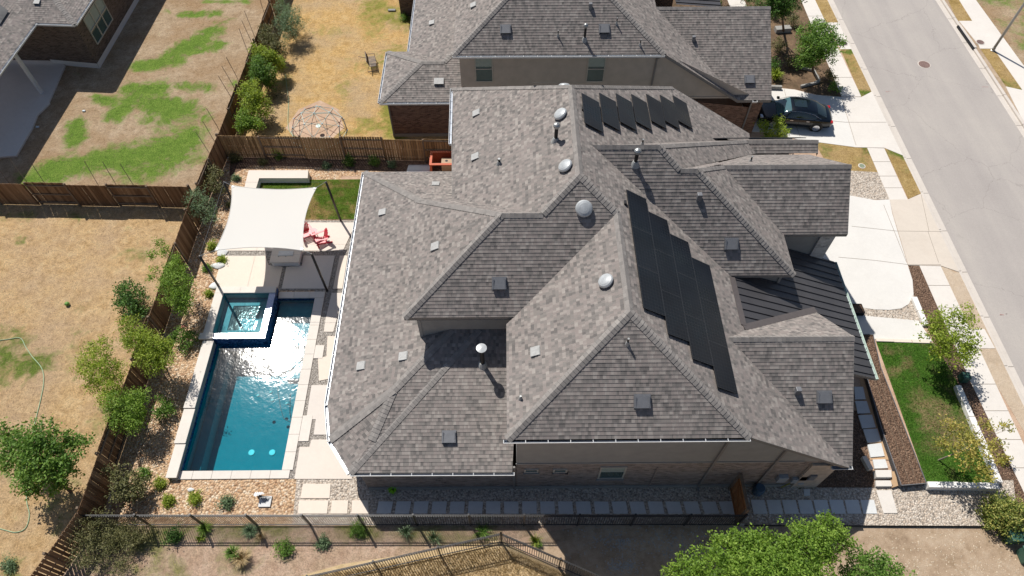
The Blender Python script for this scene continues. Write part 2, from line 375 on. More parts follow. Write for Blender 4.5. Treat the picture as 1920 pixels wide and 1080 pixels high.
c = k.ramp(k.math('ADD', k.math('MULTIPLY', n, .6), k.math('MULTIPLY', n2, .4)), [(.3, (.033,.255,.305)), (.7, (.055,.33,.375))])
k.bsdf(c, .8, 0, .1); M['plaster'] = k.m
k = N('spa plaster'); n = k.noise(k.pos(), 4, 5, .7); k.bsdf(k.ramp(n, [(.3, (.12,.30,.35)), (.7, (.19,.40,.44))]), .8, 0, .1); M['plaster_spa'] = k.m
def watermat(name, tint, sc, strength, dist=.35, ro=.04):
    k = N(name); p = k.pos()
    a = k.noise(p, sc, 3, .55, .3); b = k.noise(p, sc*4.2, 3, .6)
    h = k.math('ADD', a, k.math('MULTIPLY', b, .3))
    bp = k.n('ShaderNodeBump'); bp.inputs['Strength'].default_value = strength; bp.inputs['Distance'].default_value = dist; k.l(h, bp.inputs['Height'])
    fr = k.n('ShaderNodeFresnel'); fr.inputs[0].default_value = 1.33; k.l(bp.outputs[0], fr.inputs[1])
    tr = k.n('ShaderNodeBsdfTransparent'); tr.inputs[0].default_value = (*tint, 1)
    gl = k.n('ShaderNodeBsdfGlossy'); gl.inputs['Roughness'].default_value = ro; k.l(bp.outputs[0], gl.inputs['Normal'])
    m = k.n('ShaderNodeMixShader'); k.l(fr.outputs[0], m.inputs[0]); k.l(tr.outputs[0], m.inputs[1]); k.l(gl.outputs[0], m.inputs[2]); k.l(m.outputs[0], k.o.inputs[0]); return k.m
M['water'] = watermat('pool water', (.34,.74,.81), 1.6, .8, .0088, .07)
M['water_spa'] = watermat('spa water', (.66,.86,.89), 3.5, .2, .004, .03)
LEAF = dict(
 oak=leafmat('oak leaves', (.02,.055,.012), (.06,.14,.025), (.16,.29,.06)),
 bright=leafmat('bright green leaves', (.05,.10,.012), (.16,.28,.035), (.36,.50,.10), .4),
 lime=leafmat('yellow green leaves', (.07,.11,.012), (.24,.33,.035), (.48,.56,.11), .4),
 mid=leafmat('mid green leaves', (.035,.085,.015), (.115,.225,.035), (.26,.40,.09), .35),
 grey=leafmat('grey green leaves', (.05,.085,.04), (.13,.20,.10), (.27,.37,.21), .25),
 autumn=leafmat('yellowing leaves', (.10,.12,.02), (.34,.33,.07), (.62,.48,.16), .3),
 autumn2=leafmat('yellow green bush leaves', (.05,.09,.015), (.15,.20,.04), (.52,.48,.14), .25),
 dull=leafmat('dull olive scrub', (.05,.055,.02), (.13,.135,.05), (.26,.24,.11), .2),
 tan=leafmat('dead stalks', (.26,.18,.09), (.46,.34,.18), (.60,.48,.28), .2),
 neon=leafmat('lime shoots', (.15,.4,.01), (.35,.75,.03), (.5,.9,.1), .3))

def roadmat():
    k = N('worn asphalt'); p = k.pos(); th = math.atan2(ROAD_DIR[1], ROAD_DIR[0])
    mp = k.n('ShaderNodeMapping'); mp.inputs['Rotation'].default_value = (0, 0, -th); mp.vector_type = 'POINT'; k.l(p, mp.inputs[0])
    m2 = k.n('ShaderNodeMapping'); m2.inputs['Scale'].default_value = (.035, .55, 1); k.l(mp.outputs[0], m2.inputs[0])
    streak = k.noise(m2.outputs[0], 1, 5, .6); big = k.noise(p, .16, 5, .6); fine = k.noise(p, 22, 4, .8); mid = k.noise(p, 1.6, 7, .75, .6)
    c = k.ramp(k.math('ADD', k.math('MULTIPLY', streak, .6), k.math('MULTIPLY', big, .4)), [(.34, (.325,.297,.283)), (.5, (.378,.346,.325)), (.66, (.43,.395,.362))])
    c = k.mix(k.ramp(mid, [(.60, (0,0,0)), (.80, (.45,.45,.45))]), c, (.50,.46,.42)); c = k.mix(k.ramp(k.noise(p, .7, 8, .8, 1.0), [(.62, (0,0,0)), (.72, (.35,.35,.35))]), c, (.24,.215,.20))
    c = k.mix(.5, c, k.ramp(fine, [(.3, (.75,.75,.75)), (.7, (1.2,1.2,1.2))]), 'MULTIPLY')
    v = k.n('ShaderNodeTexVoronoi'); v.feature = 'DISTANCE_TO_EDGE'; v.inputs['Scale'].default_value = .16; wv = k.n('ShaderNodeVectorMath', operation='ADD'); wn_ = k.noise(p, .8, 6, .7, out='Color'); k.l(p, wv.inputs[0]); k.l(wn_, wv.inputs[1]); k.l(wv.outputs[0], v.inputs['Vector'])
    c = k.mix(k.math('MULTIPLY', k.math('LESS_THAN', v.outputs['Distance'], .0022), .4), c, (.2,.18,.17))
    k.bsdf(c, .9, 0, .2, bump=fine, bstr=.2, bdist=.01); return k.m
_r = G(1567, 0)-G(1920, 712); ROAD_DIR = (_r.x, _r.y); M['road'] = roadmat()
M['scrub'] = grassmat('scrubby pink dirt', [(.44,.285,.20), (.60,.43,.32), (.68,.53,.41)], [(.10,.13,.04), (.22,.22,.08), (.40,.34,.16)], (.46,.34,.22))
# ================================================================== SETTING
POOL = (-15.46, 11.33, -10.72, 21.12)          # water rectangle  x0 y0 x1 y1
def clip(poly, ax, val, keep_less):
    out = []; n = len(poly)
    for i in range(n):
        a, b = poly[i], poly[(i+1) % n]
        da = (a[ax]-val)*(1 if keep_less else -1); db = (b[ax]-val)*(1 if keep_less else -1)
        if da <= 0: out.append(a)
        if (da < 0 < db) or (db < 0 < da):
            t = da/(da-db); out.append(tuple(a[k]+(b[k]-a[k])*t for k in range(len(a))))
    return out
def holed(poly):
    x0, y0, x1, y1 = POOL; x0 -= .25; x1 += .2; y0 -= .2; y1 += .2
    r = [clip(poly, 0, x0, True), clip(poly, 0, x1, False)]
    m = clip(clip(poly, 0, x0, False), 0, x1, True)
    if m: r += [clip(m, 1, y0, True), clip(m, 1, y1, False)]
    return [q for q in r if len(q) > 2]
def wp(pts, z=0.0):             # pixel outline -> ground outline; entries may be ('w',x,y)
    return [(p[1], p[2]) if p[0] == 'w' else tuple(G(p[0], p[1], z)[:2]) for p in pts]
def ccw(p):
    a = sum(p[i][0]*p[(i+1) % len(p)][1]-p[(i+1) % len(p)][0]*p[i][1] for i in range(len(p)))
    return p if a > 0 else p[::-1]
def halfclip(poly, fn):
    out = []; n = len(poly)
    for i in range(n):
        a, b = poly[i], poly[(i+1) % n]; da, db = fn(a), fn(b)
        if da <= 0: out.append(a)
        if (da < 0 < db) or (db < 0 < da): t = da/(da-db); out.append(tuple(a[k]+(b[k]-a[k])*t for k in range(len(a))))
    return out
ROADC = []
def sheet(name, pts, mat, z=0.0, hole=False, thick=0, parent=None, green=None, gbase=0.0, cut=.45, kind='structure', **kw):
    P = ccw(wp(pts, z)); mb = MB()
    if ROADC:
        P0_, RN_, W__ = ROADC; fc = lambda q: (q[0]-P0_.x)*RN_.x+(q[1]-P0_.y)*RN_.y
        mc = sum(fc(q) for q in P)/len(P)
        P = halfclip(P, (lambda q: fc(q)+.585) if mc < W__/2 else (lambda q: W__+.585-fc(q)))
    for q in (holed(P) if hole else [P]):
        if thick: mb.prism(q, z-thick, z)
        else: mb.poly([(a[0], a[1], z) for a in q])
    o = mb.build(name, mat, parent, kind=kind if parent is None else None, **kw)
    if green is not None:
        me = o.data; bm = bmesh.new(); bm.from_mesh(me)
        xs = [v.co.x for v in bm.verts]; ys = [v.co.y for v in bm.verts]
        for ax, lo, hi in ((0, min(xs), max(xs)), (1, min(ys), max(ys))):
            t = lo+cut
            while t < hi:
                co = Vector((t, 0, 0)) if ax == 0 else Vector((0, t, 0)); no = Vector((1, 0, 0)) if ax == 0 else Vector((0, 1, 0))
                bmesh.ops.bisect_plane(bm, geom=bm.verts[:]+bm.edges[:]+bm.faces[:], plane_co=co, plane_no=no); t += cut
        bm.to_mesh(me); bm.free()
        at = me.attributes.new('green', 'FLOAT', 'POINT'); vals = np.full(len(me.vertices), gbase)
        co = np.zeros(len(me.vertices)*3); me.vertices.foreach_get('co', co); co = co.reshape(-1, 3)[:, :2]
        for (x1, y1, x2, y2, r, wt) in green:
            a = np.array(G(x1, y1)[:2]); b = np.array(G(x2, y2)[:2]); d = b-a; L = max(d@d, 1e-6)
            t = np.clip(((co-a)@d)/L, 0, 1)[:, None]; dist = np.linalg.norm(co-(a+d*t), axis=1)
            v = gbase+(wt-gbase)*np.clip(1.3-.85*dist/r, 0, 1) if wt > gbase else None
            if wt > gbase: vals = np.maximum(vals, v)
            else: vals = np.minimum(vals, gbase+(wt-gbase)*np.clip(1.25-dist/r, 0, 1))
        at.data.foreach_set('value', vals)
    return o
M['dirt_tan'] = dirtmat('dry tan dirt', [(.42,.33,.24), (.55,.44,.33), (.62,.52,.41)], (.50,.36,.24))
# far terrain to the horizon and the lot-wide base layer
mb = MB()
for q in holed([(-900, -700), (900, -700), (900, 1200), (-900, 1200)]): mb.poly([(a[0], a[1], -.30) for a in q])
mb.build('terrain', M['dirt_grey'], kind='structure')
CURB_W = lambda t: G(1567+.492*t, t)                # asphalt edge along the west kerb
RD = (G(1567, 0)-G(1920, 712)).normalized()         # road direction (to the north)
P0 = G(1743, 360)
RN = Vector((RD.y, -RD.x, 0))                       # to the east, across the road
def rd(s, c): return P0+RD*s+RN*c                   # s along, c across (0 = west asphalt edge)
RWID = (G(1860, 160)-P0).dot(RN)
for nm, c0, c1, mt, z in (('road', -.02, RWID+.02, M['road'], -.12),):
    mb = MB(); mb.poly([(*rd(s, c)[:2], z) for s, c in ((-80, c0), (-80, c1), (140, c1), (140, c0))]); mb.build(nm, mt, kind='structure')
def strip(mb, c0, c1, z0, z1, s0=-80, s1=140):
    return mb.prism([tuple(rd(s, c)[:2]) for s, c in ((s0, c0), (s0, c1), (s1, c1), (s1, c0))], z0, z1)
ROADC = [P0, RN, RWID]
# kerb and gutter both sides (pan + raised kerb)
for nm, sg, base in (('kerb', -1, 0.0), ('kerb', 1, RWID)):
    mb = MB()
    for i in range(-26, 46):
        s0, s1 = i*3.05+.006, (i+1)*3.05-.006
        strip(mb, *sorted((base, base+sg*.40)), -.25, -.105, s0, s1)
        a, b = sorted((base+sg*.40, base+sg*.60)); pts = []
        A = [rd(s, c) for s, c in ((s0, a), (s0, b), (s1, b), (s1, a))]
        strip(mb, a, b, -.25, .012, s0, s1)
    mb.build(nm, M['curb'], kind='structure', bevel=.03)
# lot base layers
big = [('w', -120, -40), ('w', *rd(-60, -.59)[:2]), ('w', *rd(120, -.59)[:2]), ('w', -120, 150)]
sheet('ground', big, M['dirt'], -.006, hole=True)
east = [('w', *rd(-60, RWID+.59)[:2]), ('w', 200, -40), ('w', 200, 150), ('w', *rd(120, RWID+.59)[:2])]
sheet('ground', east, M['dirt_grey'], -.006)
# south-east dirt
sheet('ground', [(1390, 985), (1880, 987), (1990, 1040), (2100, 1200), (1000, 1200), (1010, 1000), (1100, 985)], M['dirt_grey'], 0.0)
sheet('ground', [(545, 1085), (640, 1058), (940, 1012), (990, 1040), (1080, 1085), (1140, 1125), (1100, 1200), (300, 1200)], M['straw'], .004)
# yards
sheet('ground', [(160, 985), (1000, 985), (1010, 1000), (940, 1020), (545, 1085), (480, 1200), (60, 1200), (90, 1077)], M['scrub'], -.002, green=[(170, 1000, 300, 1010, .9, .8), (300, 995, 560, 995, .45, .6), (640, 995, 700, 1000, .5, .7), (760, 1005, 930, 1000, .6, .55), (200, 1060, 330, 1070, .8, .5), (420, 1045, 470, 1055, .5, .5), (530, 1035, 540, 1040, .4, .5), (600, 1018, 612, 1022, .3, .4)])
FW = [(498, 20), (407, 253), (348, 393), (232, 720), (147, 953), (60, 1077)]     # top edge of the long west fence
FH = 1.85
def fw(px, py): p = G(px, py, FH); return ('w', p.x, p.y)
sheet('lawn', [fw(345, 400), fw(232, 720), fw(147, 953), fw(20, 1132), ('w', -50, -5), ('w', -60, 30), fw(-300, 342), fw(0, 338), fw(90, 341), fw(350, 348)],
      M['yard_west'], .002, green=[(-20, 640, 30, 635, 1.0, .55), (-20, 690, 75, 680, 1.0, .75), (-10, 660, 20, 700, .9, .7), (40, 452, 40, 452, .5, .7), (265, 475, 240, 480, .8, .45), (160, 570, 160, 572, .35, .5),
      (150, 640, 165, 650, .5, .38), (20, 1060, 20, 1062, .6, .6), (0, 405, 60, 405, .5, .55), (130, 405, 165, 407, .35, .6), (190, 790, 200, 770, .8, .4), (150, 640, 140, 675, .9, .36), (120, 900, 110, 960, 1.0, .33), (-40, 860, 0, 880, .8, .4)])
sheet('lawn', [fw(-400, 335), fw(0, 337), fw(345, 345), fw(407, 253), fw(498, 20), fw(560, -140), ('w', -80, 90)],
      M['yard_nw'], .002, green=[(95, 320, 230, 290, 1.2, 1.0), (230, 300, 340, 270, 1.5, 1.0), (250, 330, 330, 300, 1.1, .8), (330, 290, 360, 255, 1.1, .9), (140, 235, 142, 265, .75, 1.0), (215, 215, 250, 190, .9, 1.0),
      (180, 185, 205, 190, .5, .95), (245, 170, 300, 165, .95, .95), (290, 195, 340, 205, 1.2, 1.0), (340, 160, 395, 165, .55, .8), (260, 125, 330, 115, .75, 1.0), (330, 100, 400, 60, .95, 1.0), (350, 95, 410, 85, .7, .9),
      (340, 28, 410, 25, .5, .9), (400, 45, 435, 38, .35, .6), (280, 225, 380, 220, .8, .7), (300, 240, 370, 300, .9, .55), (440, -10, 460, 0, .3, .7), (380, 2, 470, 4, .35, .7), (100, 330, 60, 336, .9, 1.0), (310, 20, 316, 22, .3, .6), (420, 80, 424, 82, .25, .6), (440, 150, 436, 165, .4, .6)])
sheet('lawn', [fw(407, 253), fw(498, 20), fw(560, -140), ('w', 10, 95), ('w', -2, 60), (860, 100), (850, 300), fw(845, 262), fw(655, 262)],
      M['yard_north'], .003, green=[(700, 10, 760, 40, 1.3, .75), (745, 90, 700, 120, 1.0, .5), (660, 120, 640, 190, .9, .40), (735, 200, 745, 255, .8, .95), (680, 225, 720, 240, .5, .75), (640, 250, 735, 240, .4, .6), (540, 140, 536, 170, .35, .6), (600, 60, 650, 60, 1.0, .3), (700, 60, 690, 20, 1.2, .55)])
sheet('ground', [(560, 205), (600, 188), (635, 205), (645, 240), (620, 262), (560, 262), (535, 240)], M['dirt'], .0065)
# our back garden: river rock everywhere inside the fences, then finer layers
sheet('gravel', [fw(407, 253), fw(348, 393), fw(232, 720), fw(147, 953), (180, 985), (700, 986), (700, 900), (640, 880), (640, 330), (900, 330), (900, 320), (870, 300), fw(860, 262), fw(655, 262)],
      M['rock'], .006, hole=True)
sheet('gravel', [(435, 262), (860, 262), (860, 330), (560, 312), (470, 310), (430, 330)], M['mulch'], .010)
sheet('gravel', [(556, 898), (548, 985), (1395, 985), (1395, 915), (600, 880), (590, 895)], M['pea'], .012)
sheet('gravel', [(1395, 985), (1880, 987), (1905, 945), (1900, 900), (1700, 905), (1395, 905)], M['pea'], .010)
sheet('lawn', [(472, 338), (684, 336), (673, 411), (500, 411), (440, 411), (452, 360)], M['turf'], .030, green=[(560, 380, 610, 400, .5, .35), (600, 350, 640, 345, .6, .55), (590, 410, 580, 370, .4, .3), (655, 385, 665, 395, .3, .3)], gbase=.8, cut=.3)
# patio base = gravel joints, slabs lie on it
sheet('gravel', [(432, 413), (673, 413), (655, 500), (640, 640), (622, 760), (640, 850), (660, 895), (556, 898), (533, 898), (590, 545), (408, 545)], M['joint'], .014, hole=True)
def slab(name, pts, mat, label, cat='slab', group=None, z=.045, th=.05, bevel=.006):
    P = ccw(wp(pts, z)); mb = MB().prism(P, z-th, z)
    return mb.build(name, mat, label=label, cat=cat, group=group, bevel=bevel)
g_p = 'cream stone slabs of the patio'
slab('patio_slab', [(432, 417), (668, 417), (643, 470), (506, 470), (420, 470)], M['patio'], 'cream patio slab under the red chairs and the small lawn edge', group=g_p)
slab('patio_slab', [(417, 479), (498, 479), (503, 497), (530, 500), (521, 540), (400, 540)], M['patio_b'], 'cream patio slab west of the fire pit, partly in sail shade', group=g_p)
slab('patio_slab', [(569, 479), (628, 479), (615, 541), (528, 541), (537, 500), (566, 498)], M['patio_c'], 'shaded cream patio slab just south of the fire pit', group=g_p)
slab('patio_slab', [(637, 479), (652, 479), (642, 541), (624, 541)], M['patio_b'], 'narrow cream patio slab by the house wall under the sail shadow', group=g_p)
slab('patio_slab', [(622, 549), (645, 549), (625, 622), (607, 622), (610, 600)], M['patio'], 'cream slab in the row by the pool, next to the sail post', group=g_p)
slab('patio_slab', [(614, 630), (634, 630), (628, 708), (598, 714), (596, 672), (612, 668)], M['patio_b'], 'second cream slab south of the sail post along the pool', group=g_p)
slab('patio_slab', [(584, 722), (640, 722), (640, 815), (588, 815), (592, 786), (574, 786)], M['patio_c'], 'cream slab beside the narrowest eave of the pool side', group=g_p)
slab('patio_slab', [(562, 838), (580, 838), (584, 824), (632, 824), (660, 880), (660, 898), (552, 898)], M['patio'], 'large cream slab at the south end of the pool deck', group=g_p)
for i, (q, lb) in enumerate([
    ([(568, 907), (620, 907), (618, 934), (563, 934)], 'cream paver north of the pair by the black fence'),
    ([(561, 938), (616, 938), (613, 963), (558, 963)], 'wide cream paver at the black fence, south-west corner of the house'),
    ([(622, 938), (653, 938), (651, 963), (620, 963)], 'small sunlit cream paver, second from the wide one'),
    ([(660, 938), (690, 938), (692, 963), (659, 963)], 'sunlit cream paver beside the shadow edge')]):
    slab('paving_stone', q, M['patio_b'], lb, 'paver', 'cream pavers by the black fence')
# pavers in the shade along the house
xs0 = [(708+33.9*i) for i in range(20)]
ords = 'first second third fourth fifth sixth seventh eighth ninth tenth eleventh twelfth thirteenth fourteenth fifteenth sixteenth seventeenth eighteenth nineteenth twentieth'.split()
for i, x in enumerate(xs0):
    c = x+13; sk = (c-960)*.010
    j = [random.uniform(-.7, .7) for _ in range(4)]
    slab('paving_stone', [(x-sk+j[0], 940+j[1]*.5), (x+27-sk+j[0], 940+j[2]*.5), (x+27+sk, 963+j[3]*.4), (x+sk, 963)], M['paver'], 'grey paver in the shade by the house wall, '+ords[i]+' east of the sunlit pavers', 'paver', 'shaded pavers between house and black fence')
for i in range(8):
    x = 1407+29.4*i; sk = 3.5
    slab('paving_stone', [(x+4-sk, 937), (x+29.5-sk, 937), (x+33-sk*.2, 963), (x+7-sk*.2, 963)], M['paver'], 'blue grey paver east of the wooden gate, '+ords[i]+' from the gate', 'paver', 'pavers between gate and front walk')
slab('paving_stone', [(1507, 917), (1519, 917), (1519, 929), (1508, 929)], M['paver'], 'small square splash stone below the electric meters', 'paver')
slab('front_walk', [(1643, 919), (1671, 919), (1683, 962), (1657, 962)], M['walk'], 'short pale walkway strip below the front steps', 'walkway')
slab('garden_slab', [(766, 309), (806, 309), (806, 322), (762, 322)], M['paver'], 'grey slab beside the red wooden box by the back fence', 'paver')
# steel edging south of the gravel
mb = MB(); a = G(1395, 986); b = G(1880, 988); mb.bar(a+Vector((0,0,.06)), b+Vector((0,0,.06)), .02, .14); mb.build('gravel_edging', M['black'], label='thin dark steel edging along the pale gravel, lower right', cat='edging')
# east side: gravel, drives, walks
sheet('gravel', [(1560, 318), (1650, 323), (1668, 374), (1560, 374)], M['pea'], .008)
sheet('verge', [(1520, 255), (1600, 275), (1626, 276), (1642, 302), (1650, 323), (1560, 323)], M['verge'], .006, green=[(1622, 280, 1628, 285, .35, .9), (1560, 275, 1540, 290, .8, .35), (1610, 300, 1630, 300, .5, .4)])
sheet('driveway', [(1560, 366), (1597, 367), (1640, 375), (1668, 374), (1673, 400), (1702, 497), (1711, 525), (1713, 552), (1704, 570), (1690, 578), (1668, 581), (1640, 580), (1590, 573), (1500, 560), (1480, 420)], M['drive'], .028, thick=.05)
sheet('driveway', [(1668, 374), (1702, 374), (1727, 363), (1740, 362), (1806, 480), (1808, 513), (1764, 498), (1703, 497), (1674, 400)], M['apron'], .030, thick=.05)
sheet('driveway', [(1400, 160), (1440, 163), (1490, 168), (1530, 178), (1578, 182), (1583, 200), (1605, 276), (1500, 262), (1440, 248), (1380, 245)], M['drive'], .024, thick=.05)
sheet('driveway', [(1578, 182), (1615, 182), (1634, 172), (1642, 172), (1704, 293), (1697, 293), (1658, 277), (1604, 276), (1582, 200)], M['walk'], .026, thick=.05)
def jl(pts, z=.034, w_=.022):
    mb = MB(); P = [G(x, y, z) for x, y in pts]
    for a, b in zip(P, P[1:]): mb.bar(a, b, w_, .004)
    mb.build('expansion_joint', M['joint_dark'], kind='structure')
M['joint_dark'] = plain('joint filler', (.30,.26,.22), .9)
for q in ([(1597, 424), (1680, 433), (1765, 434)], [(1572, 482), (1640, 488), (1703, 496), (1764, 496)], [(1657, 384), (1700, 492)], [(1545, 225), (1585, 229), (1662, 229)], [(1470, 166), (1476, 190), (1500, 256)], [(1578, 184), (1605, 272)], [(1740, 434), (1760, 492)], [(1727, 364), (1742, 434)]): jl(q)
WALKS = [([(1500, -5), (1526, -5), (1615, 181), (1578, 181)], 'walk'), ([(1626, 277), (1658, 278), (1702, 374), (1668, 374)], 'walk'), ([(1724, 498), (1764, 499), (1867, 720), (1990, 985), (1950, 985), (1822, 720)], 'walk')]
for q, mt in WALKS: sheet('sidewalk', q, M[mt], .022, thick=.04)
for y in (30, 70, 105, 145): jl([(1503+.40*y, y), (1527+.49*y, y)], .027, .03)
for y in (303, 330, 352): jl([(1626+.43*(y-277), y), (1658+.453*(y-277), y)], .027, .03)
for y in (535, 577, 720, 770, 824, 877): jl([(1724+.44*(y-498), y), (1764+.466*(y-498), y)], .027, .03)
sheet('sidewalk', [(1550, 42), (1572, 42), (1604, 92), (1576, 92)], M['walk'], .018, thick=.04)
sheet('sidewalk', [(1800, 617), (1846, 617), (1866, 653), (1820, 653)], M['walk'], .024, thick=.04)
sheet('verge', [(1525, -5), (1552, -5), (1573, 42), (1549, 42)], M['verge'], .008, green=[(1560, 35, 1562, 40, .3, .5)])
sheet('verge', [(1576, 92), (1604, 92), (1634, 172), (1615, 181)], M['verge'], .008, green=[(1580, 98, 1600, 96, .35, .8), (1616, 176, 1628, 172, .35, .95), (1590, 115, 1600, 135, .3, .6)])
sheet('verge', [(1658, 277), (1697, 293), (1728, 362), (1703, 373)], M['verge'], .008, green=[(1668, 285, 1692, 295, .5, .6), (1695, 320, 1700, 325, .3, .4)])
sheet('verge', [(1764, 499), (1808, 514), (1925, 735), (1990, 860), (1950, 860), (1867, 720)], M['dirt_tan'], .008)
sheet('garden_bed', [(1703, 497), (1724, 497), (1765, 590), (1822, 720), (1950, 985), (1880, 940), (1868, 905), (1790, 715), (1750, 640), (1738, 612), (1712, 553)], M['mulch'], .009)
sheet('gravel', [(1605, 570), (1668, 581), (1700, 574), (1713, 553), (1735, 608), (1722, 603), (1620, 594)], M['pea'], .012)
sheet('front_walk', [(1580, 588), (1622, 592), (1722, 601), (1748, 640), (1640, 636), (1615, 640)], M['drive'], .030, thick=.04)
sheet('lawn', [(1643, 641), (1752, 643), (1794, 715), (1868, 906), (1738, 907)], M['lawn_front'], .040, gbase=.85, cut=.35,
      green=[(1740, 760, 1790, 800, .9, .25), (1750, 800, 1730, 770, .5, .35), (1730, 790, 1800, 830, .5, .25), (1700, 680, 1670, 700, .35, .45), (1768, 650, 1755, 648, .4, .35), (1755, 830, 1740, 820, .4, .45), (1690, 655, 1660, 660, .2, .5), (1820, 770, 1800, 760, .3, .3)])
sheet('garden_bed', [(1610, 690), (1628, 690), (1672, 862), (1632, 862)], M['dgran'], .034)
# garden of the north neighbour, its shade put into the soil colour
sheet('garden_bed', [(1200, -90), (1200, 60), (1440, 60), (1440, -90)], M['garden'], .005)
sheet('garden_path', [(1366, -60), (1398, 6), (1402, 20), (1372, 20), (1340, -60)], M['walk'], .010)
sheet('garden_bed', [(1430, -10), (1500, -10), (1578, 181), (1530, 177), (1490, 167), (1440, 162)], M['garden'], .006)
# east side of the road
sheet('verge', [(1776, -4), (1796, -4), (1823, 39), (1795, 39)], M['verge'], .008, green=[])
sheet('verge', [(1838, 91), (1863, 91), (1918, 169), (1886, 162)], M['verge'], .008, green=[(1880, 152, 1890, 160, .3, .6), (1905, 158, 1912, 166, .25, .6)])
sheet('sidewalk', [(1796, -4), (1827, -4), (1930, 137), (1960, 180), (1925, 180), (1863, 91), (1838, 91), (1835, 84), (1798, 39), (1823, 39)], M['walk'], .022, thick=.04)
sheet('driveway', [(1886, 162), (1918, 169), (2040, 180), (2100, 330), (1960, 290), (1930, 250)], M['walk'], .020, thick=.04)
sheet('lawn', [(1827, -4), (1930, 137), (2000, 230), (2300, 200), (2200, -60), (1800, -60)], M['yard_nw'], .004, green=[(1850, 0, 1900, 0, 1.0, .6), (1880, 40, 1910, 60, .9, .45), (1920, 20, 1925, 90, .8, .5)])
# manhole covers
def disc(name, px, py, r, mat, z, label, cat, group=None):
    p = G(px, py, z); t = thing(name, label, cat, p, 0, group)
    MB().lathe((0,0,0), [(r+.06, -.05), (r+.06, .0), (r+.03, .006)], 28).build('frame_ring', M['curb'], t, world=False)
    mb = MB().lathe((0,0,0), [(r, -.03), (r, .012)], 28)
    for k in range(-5, 6): mb.bar((-math.sqrt(max(0, r*r-(k*r/5.6)**2))*.95, k*r/5.6, .016), (math.sqrt(max(0, r*r-(k*r/5.6)**2))*.95, k*r/5.6, .016), r*.07, .01)
    mb.build('cover', mat, t, world=False); return t
M['rust'] = plain('rusty iron', (.26,.175,.155), .8, .1, var=.25, scale=8); M['rust_dark'] = plain('dark iron', (.12,.10,.10), .7, .2, var=.2)
disc('manhole_cover', 1733, 121, .40, M['rust'], -.112, 'round rusty manhole cover in the middle of the street', 'manhole')
disc('manhole_cover', 1838, 79, .26, M['rust'], .034, 'round rusty cover in the concrete behind the storm drain', 'manhole')
disc('manhole_cover', 1582, 81, .26, M['rust_dark'], .030, 'dark round cover in the kerbside slab shaded by the tree', 'manhole')
disc('utility_cover', 1616, 311, .17, plain('green plastic lid', (.36,.42,.30)), .02, 'small pale green round lid in the dry verge by our driveway', 'utility lid')
# storm drain inlet
t = thing('storm_drain', 'long dark storm drain opening in the far kerb', 'storm drain', G(1810, 70))
a = G(1796, 49, -.02); b = G(1826, 92, -.02)
MB().bar(a, b, .16, .13).build('opening', M['black'], t)  # solid black bar stands in for the shade inside the inlet
MB().bar(a+Vector((.14,.10,.05)), b+Vector((.14,.10,.05)), .20, .05).build('hood', M['curb'], t)
# paint marks on the road
mk = plain('faded paint', (.42,.27,.25), .9); 
def mark(px, py, lx, ly):
    p = G(px, py, -.116); mb = MB(); 
    for _ in range(9): q = p+Vector((random.uniform(-lx, lx), random.uniform(-ly, ly), 0)); mb.add([q, q+Vector((.09,.01,0)), q+Vector((.08,.04,0)), q+Vector((.0,.03,0))], [[0,1,2,3]])
    mb.build('road_mark', mk, kind='structure')
mark(1668, 172, .3, .06); mark(1846, 163, .2, .05); mark(1881, 590, .2, .05)
# ------------------------------------------------------------------ swimming pool
x0, y0, x1, y1 = POOL; zw = -.09; zb = -1.6
pool = thing('swimming_pool', 'long rectangular swimming pool with deep blue water and cream coping', 'swimming pool', (x0, y0, 0))
mb = MB(); mb.add([(x0,y0,0),(x1,y0,0),(x1,y1,0),(x0,y1,0),(x0,y0,zb),(x1,y0,zb),(x1,y1,zb),(x0,y1,zb)], [[4,5,6,7],[0,1,5,4][::-1],[1,2,6,5][::-1],[2,3,7,6][::-1],[3,0,4,7][::-1]])
mb.build('basin', M['plaster'], pool)
mb = MB()
for (a, b, c, d) in ((x0,y0,x1,y0),(x1,y0,x1,y1),(x1,y1,x0,y1),(x0,y1,x0,y0)):
    q = Vector((a,b,0)); r = Vector((c,d,0)); dn = (r-q).normalized(); nn = Vector((-dn.y, dn.x, 0))*.004
    mb.add([q+nn+Vector((0,0,0)), r+nn, r+nn+Vector((0,0,-.2)), q+nn+Vector((0,0,-.2))], [[0,1,2,3]])
mb.build('waterline_tile', M['tile'], pool)
# shelf and steps on the east side, bench on the west
mb = MB(); mb.box(x0+.02, y0+.01, zb-.01, x0+.48, 18.2, -.85); mb.build('bench', M['plaster'], pool)
mb = MB(); mb.box(-12.75, 18.35, zb-.01, x1-.012, y1-.012, -.42); mb.box(-11.9, 17.85, zb-.01, x1-.012, 18.35, -.70); mb.box(-11.9, 17.35, zb-.01, x1-.012, 17.85, -1.0); mb.box(-11.9, 16.85, zb-.01, x1-.012, 17.35, -1.3); mb.build('tanning_shelf', M['plaster_spa'], pool)
mb = MB()
nx = 60; ny = 120
vs = [(x0+(x1-x0)*i/nx, y0+(y1-y0)*j/ny, zw) for j in range(ny+1) for i in range(nx+1)]
mb.add([(x0, y0, zw), (x1, y0, zw), (x1, y1, zw), (x0, y1, zw)], [[0,1,2,3]]); mb.build('water', M['water'], pool)
